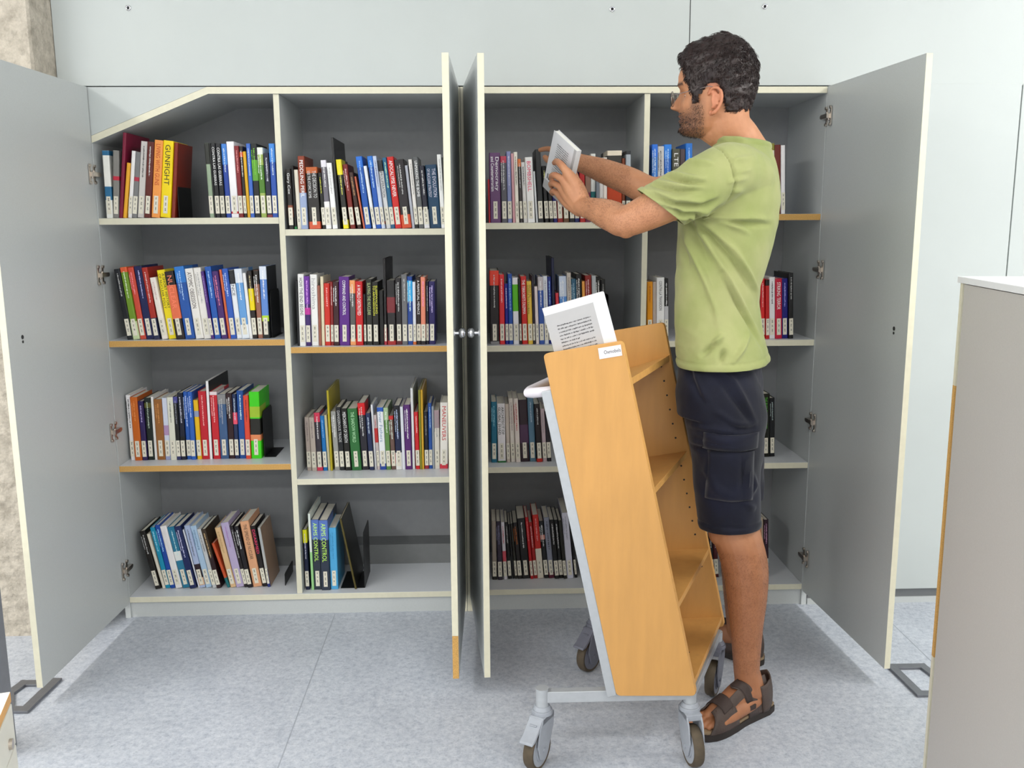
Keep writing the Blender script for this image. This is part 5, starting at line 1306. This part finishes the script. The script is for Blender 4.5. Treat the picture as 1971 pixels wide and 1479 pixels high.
FOLDS = [('r',[(0.590,1.387),(0.676,1.371),(0.735,1.373),(0.804,1.368)]),
('r',[(0.609,1.384),(0.683,1.358),(0.737,1.332)]),
('v',[(0.590,1.381),(0.676,1.365),(0.735,1.360),(0.802,1.355)]),
('r',[(0.596,1.381),(0.650,1.335),(0.691,1.296),(0.733,1.243),(0.772,1.190),(0.784,1.137)]),
('v',[(0.592,1.377),(0.641,1.330),(0.682,1.282),(0.724,1.230),(0.762,1.177)]),
('r',[(0.596,1.381),(0.624,1.329),(0.659,1.264),(0.702,1.191),(0.745,1.124),(0.788,1.063)]),
('v',[(0.667,1.238),(0.709,1.165),(0.752,1.102),(0.794,1.035)]),
('v',[(0.590,1.377),(0.608,1.322),(0.640,1.257)]),
('r',[(0.579,1.374),(0.594,1.310),(0.623,1.231),(0.652,1.151),(0.663,1.085)]),
('v',[(0.572,1.368),(0.581,1.297),(0.594,1.244)]),
('t',[(0.705,1.469),(0.672,1.461),(0.653,1.456)]),('t',[(0.729,1.520),(0.677,1.511),(0.667,1.511)]),('t',[(0.717,1.488),(0.672,1.482)]),('t',[(0.70,1.440),(0.672,1.436)]),
('r',[(0.642,1.058),(0.659,1.071),(0.672,1.085)]),('v',[(0.620,1.031),(0.652,1.065)]),('r',[(0.695,1.017),(0.746,1.084)]),('v',[(0.661,1.017),(0.673,1.051)]),
('r',[(0.470,1.441),(0.523,1.419),(0.589,1.413),(0.634,1.428)]),('v',[(0.471,1.435),(0.530,1.408),(0.596,1.402),(0.638,1.417)]),
('r',[(0.483,1.464),(0.535,1.449),(0.601,1.448)]),('v',[(0.486,1.455),(0.538,1.438),(0.599,1.437)]),
('r',[(0.515,1.483),(0.561,1.469),(0.607,1.463)]),('v',[(0.511,1.475),(0.561,1.459),(0.607,1.454)]),('r',[(0.553,1.512),(0.593,1.504),(0.625,1.504)]),
('r',[(0.500,1.410),(0.550,1.393),(0.609,1.395),(0.654,1.415)]),('v',[(0.504,1.403),(0.550,1.384),(0.609,1.386),(0.660,1.405)]),('r',[(0.537,1.374),(0.590,1.382),(0.635,1.400)]),
('r',[(0.675,1.570),(0.708,1.574),(0.740,1.564)]),
('s',[(0.626,1.554),(0.648,1.536),(0.662,1.511),(0.670,1.482),(0.675,1.450),(0.671,1.425),(0.661,1.402),(0.629,1.384)])]
co = get_co(so.data); no = get_no(so.data)     # soft large scale crumple
nz = np.array([noise.noise(Vector((a*9, b_*9, c*7)))*.004+noise.noise(Vector(((a+c*.6)*34, b_*20, (c-a*.6)*15)))*.0022+abs(noise.noise(Vector(((a-.5*c)*18, b_*14, (c+.5*a)*40))))*.002*max(0, min(1, (1.12-c)/.08)) for a, b_, c in co]); set_co(so.data, co+no*nz[:, None])
folds(so, FOLDS, lambda c: (c[:, 1] < -.55)*1.0, amp=.0135, width=.0066)
HEM = ((.7, -.64, .992), (0.03, 0, -1)); CL = ((.513, -.770, 1.399), (-.115, .012, -.062)); CR = ((.645, -.392, 1.461), (-.07, .015, -.005)); NK = ((.755, -.61, 1.574), (.10, .0, 1))
ax = Vector((-.6, .08, -.8))
cut(so, HEM[0], HEM[1]); cut(so, CL[0], ax, (.45, -.775, 1.35), .135); cut(so, CR[0], CR[1], (.59, -.38, 1.456), .10); cut(so, NK[0], NK[1], (.755, -.61, 1.60), .12)
edge_band(so, HEM[0], HEM[1], (.7, -.64, .99), .4, .018, .0018); edge_band(so, CL[0], ax, CL[0], .13, .016, .0018); edge_band(so, NK[0], NK[1], (.755, -.61, 1.59), .12, .014, .0016)
sd_ = so.modifiers.new('thickness', 'SOLIDIFY'); sd_.thickness = .0022; sd_.offset = -1
# --- shorts
st = MB()
rings(st, interp_rings([(.700, -.665, .86, .108, .165, YAW, .9), (.699, -.66, .92, .112, .160, YAW, .9), (.702, -.655, .98, .106, .150, YAW, .9), (.702, -.65, 1.06, .094, .140, YAW, .9)], 14), seg=64)
limb(st, [(.698, -.69, .965, .090), (.698, -.718, .91, .104), (.703, -.732, .855, .106), (.704, -.738, .81, .099), (.707, -.742, .754, .093), (.709, -.744, .682, .089), (.714, -.746, .623, .087), (.722, -.748, .56, .082), (.73, -.75, .50, .08)], sub=6, seg=40)
limb(st, [(.73, -.59, .95, .104), (.745, -.555, .88, .106), (.77, -.52, .78, .098), (.80, -.475, .68, .09), (.818, -.445, .60, .087), (.825, -.435, .56, .084), (.832, -.43, .50, .08)], sub=6, seg=40)
M_SHORTS = cloth_mat('navy_cotton', '14172b', '0c0e1c', sc=600, rough=.75)
sr = remeshed(st, .0042, .5, 5, [M_SHORTS], 'shorts', pr)
co = get_co(sr.data); no = get_no(sr.data)
nz = np.array([noise.noise(Vector((a*10, b_*10, c*9)))*.005+noise.noise(Vector((a*30, b_*30, c*26)))*.0018 for a, b_, c in co]); set_co(sr.data, co+no*nz[:, None])
SF = [('v',[(0.599,1.005),(0.602,0.968),(0.616,0.928),(0.634,0.903)]),('r',[(0.608,1.005),(0.612,0.968),(0.622,0.932),(0.639,0.907)]),
('r',[(0.674,0.988),(0.702,0.961),(0.731,0.906),(0.757,0.855)]),('v',[(0.658,0.981),(0.689,0.934),(0.725,0.885),(0.746,0.855)]),
('r',[(0.657,0.886),(0.692,0.861),(0.733,0.855),(0.766,0.863)]),('v',[(0.665,0.873),(0.706,0.847),(0.760,0.847)]),
('r',[(0.598,0.843),(0.652,0.845),(0.733,0.839)]),('r',[(0.597,0.794),(0.647,0.801),(0.743,0.800)]),('v',[(0.597,0.785),(0.647,0.792),(0.743,0.790)]),
('r',[(0.619,0.825),(0.680,0.815),(0.727,0.820)]),('r',[(0.643,0.776),(0.639,0.728),(0.664,0.685),(0.699,0.664),(0.733,0.666)]),
('r',[(0.729,0.778),(0.736,0.663)]),('v',[(0.722,0.778),(0.729,0.663)]),('r',[(0.751,0.726),(0.764,0.691),(0.747,0.663)]),('r',[(0.734,0.649),(0.769,0.627)])]
folds(sr, SF, lambda c: (c[:, 1] < -.6)*1.0, amp=.008, width=.008)
SH1 = ((.72, -.75, .562), (.05, 0, -1)); SH2 = ((.825, -.435, .545), (.05, 0, -1))
cut(sr, SH1[0], SH1[1], (.73, -.75, .50), .15); cut(sr, SH2[0], SH2[1], (.83, -.43, .48), .15); cut(sr, (.7, -.65, 1.055), (0, 0, 1), (.7, -.65, 1.06), .4)
edge_band(sr, SH1[0], SH1[1], (.72, -.75, .56), .14, .02, .002)
sd_ = sr.modifiers.new('thickness', 'SOLIDIFY'); sd_.thickness = .002; sd_.offset = -1
# cargo pocket with its flap on the near leg, following the cloth
def patch(name, x0, x1, z0, z1, parent, lift, mat_, nx=14, nz_=16, droop=0):
    from mathutils.bvhtree import BVHTree
    bm = bmesh.new(); bm.from_mesh(parent.data); bv = BVHTree.FromBMesh(bm); bm.free(); mb = MB(); ok = []
    for k in range(nz_+1):
        for i in range(nx+1):
            x = x0+(x1-x0)*i/nx; z = z0+(z1-z0)*k/nz_-droop*math.sin(PI*i/nx)
            h = bv.ray_cast(Vector((x, -1.2, z)), Vector((0, 1, 0)))
            if h[0] is None: ok.append(False); mb.v.append((x, -.75, z)); continue
            e = min(i, nx-i, k, nz_-k); p = h[0]+h[1]*lift*min(1, .35+e*.4); mb.v.append(tuple(p)); ok.append(True)
    for k in range(nz_):
        for i in range(nx):
            q = (k*(nx+1)+i, k*(nx+1)+i+1, (k+1)*(nx+1)+i+1, (k+1)*(nx+1)+i)
            if all(ok[t] for t in q): mb.f.append(q); mb.m.append(0)
    o = mb.build(name, mat_, parent, True, recalc=False); s = o.modifiers.new('s', 'SOLIDIFY'); s.thickness = .003; s.offset = 0
    return o
patch('cargo_pocket', .640, .755, .655, .785, sr, .0045, M_SHORTS)
patch('pocket_flap', .628, .765, .792, .835, sr, .006, M_SHORTS, droop=.004)
# --- sandals
M_LEATHER = mat('brown_leather', '4c3e38', .55, var=.22, scale=22, bump=.15, bscale=260)
M_STRAP = mat('dark_webbing', '3c2f2b', .7, var=.15, scale=60)
M_SOLE = mat('rubber_sole', '2e2724', .75, var=.12, scale=50)
M_FOOTBED = mat('sandal_footbed', '9a8468', .7, var=.12, scale=60)
def sandal(F_, side):
    h, d, L, nn = F_
    root = thing('sandal', '', '', (0, 0, 0)); del root['label']; del root['category']; root.parent = pr
    def P(a, b, z): return Vector(h+d*L*a+nn*b+np.array([0, 0, z]))
    out = [(-.07, 0, .0), (-.045, .026, .026), (.05, .034, .034), (.2, .034, .032), (.4, .035, .026), (.55, .042, .030), (.70, .046, .038), (.82, .043, .041), (.92, .032, .038), (1.0, .014, .028), (1.04, 0, .008)]
    A_ = [q[0] for q in out]
    def outline(g=0, n=56):
        pts = []
        for i in range(n):
            t = i/n; s = 1 if t < .5 else -1; q = (t*2 if t < .5 else (1-t)*2); a = -.07+1.11*(1-math.cos(q*PI))/2
            wl = np.interp(a, A_, [q_[1] for q_ in out]); wr = np.interp(a, A_, [q_[2] for q_ in out]); pts.append((a, (wl+g if s > 0 else -(wr+g))))
        return pts
    def slab(name, z0, z1, m, g):
        mb = MB(); o = outline(g); n = len(o)
        lift = lambda a: .010*max(0, (a-.8)/.24)**2
        for zz, gg in ((z0, -.002), (z0+.003, 0), (z1, 0)):
            for (a, b) in o: mb.v.append(tuple(P(a, b*(1+gg*8), zz+lift(a))))
        mb.f.append(tuple(reversed(range(n)))); mb.f.append(tuple(2*n+i for i in range(n))); mb.m += [0, 0]
        for r in range(2):
            for i in range(n): mb.f.append((r*n+i, r*n+(i+1) % n, (r+1)*n+(i+1) % n, (r+1)*n+i)); mb.m.append(0)
        return mb.build(name, m, root, True)
    slab('sole', 0.0005, .019, M_SOLE, 0); slab('footbed', .019, .0265, M_FOOTBED, -.003)
    # upper: bands bridging the foot. section at a: arch from sole edge to sole edge over the instep
    topz = lambda a: float(np.interp(a, [0, .1, .2, .33, .5, .66, .76, .9, 1.0], [.125, .125, .122, .117, .103, .082, .068, .05, .045]))
    def sect(a, t):
        wl = np.interp(a, A_, [q_[1] for q_ in out])-.002; wr = np.interp(a, A_, [q_[2] for q_ in out])-.002; th_ = PI*t
        b = (wl if math.cos(th_) > 0 else wr)*math.copysign(abs(math.cos(th_))**.75, math.cos(th_)); z = .018+(topz(a)-.018+.004)*abs(math.sin(th_))**.8
        return b, z
    def band(name, a0, a1, m, t0=0, t1=1, skew=0, lift=0, n=26, thick=.0032, sh=None):
        mb = MB(); K = 7
        for i in range(n+1):
            t = t0+(t1-t0)*i/n
            for k in range(K+1):
                u = k/K; a = a0(t)+(a1(t)-a0(t))*u; b, z = sect(a, t); mb.v.append(tuple(P(a, b*(1+lift*8), z+lift)))
        for i in range(n):
            for k in range(K): mb.f.append((i*(K+1)+k, i*(K+1)+k+1, (i+1)*(K+1)+k+1, (i+1)*(K+1)+k)); mb.m.append(0)
        o = mb.build(name, m, root, True, recalc=False); s = o.modifiers.new('s', 'SOLIDIFY'); s.thickness = thick; s.offset = 0
        return o
    near = lambda t: t           # t=0 outer edge, 1 inner edge
    band('vamp', lambda t: .52+.08*math.sin(PI*t), lambda t: .90-.10*math.sin(PI*t), M_LEATHER, 0, .46)
    band('side_strap', lambda t: .36, lambda t: .62, M_LEATHER, .22, .40)
    band('vamp', lambda t: .56+.10*math.sin(PI*t), lambda t: .86-.06*math.sin(PI*t), M_LEATHER, .64, 1)
    band('toe_strap', lambda t: .60, lambda t: .72, M_STRAP, .24, .80, lift=.003)
    band('instep_strap', lambda t: .34-.12*abs(1-2*t), lambda t: .50-.14*abs(1-2*t), M_LEATHER, 0, 1, lift=.001)
    band('fastening_strap', lambda t: .39-.10*abs(1-2*t), lambda t: .49-.13*abs(1-2*t), M_STRAP, .12, .88, lift=.0035)
    band('quarter', lambda t: .10, lambda t: .36, M_LEATHER, 0, .36); band('quarter', lambda t: .10, lambda t: .30, M_LEATHER, .74, 1)
    # heel counter wrapping the back of the heel
    mb = MB(); n = 24; K = 8
    for i in range(n+1):
        al = -PI*.58+PI*1.16*i/n; rr = .0365
        for k in range(K+1):
            z = .018+(.100-.018*abs(math.sin(al)))*k/K; ex = .0+.004*math.sin(k/K*PI)+(.006*k/K if abs(al) < .8 else 0)
            mb.v.append(tuple(P(.125+.055*(k/K)**1.5, 0, z)+Vector(-d*(rr+.004+ex)*math.cos(al)*1.15+nn*(rr-.002+ex*.4)*math.sin(al))))
    for i in range(n):
        for k in range(K): mb.f.append((i*(K+1)+k, i*(K+1)+k+1, (i+1)*(K+1)+k+1, (i+1)*(K+1)+k)); mb.m.append(0)
    o = mb.build('heel_counter', M_LEATHER, root, True, recalc=False); s = o.modifiers.new('s', 'SOLIDIFY'); s.thickness = .004; s.offset = 0
    bk_ = MB(); c = P(.33, -.030*1, .052) if False else P(.335, .036, .052)
    bk_.box((-.012, -.004, -.007), (.012, .004, .007), M=Matrix.Translation(c) @ Matrix.Rotation(math.atan2(d[1], d[0]), 4, 'Z')); bk_.build('buckle', M_STRAP, root, bevel=.001)
sandal(LF, 1); sandal(RF, -1)
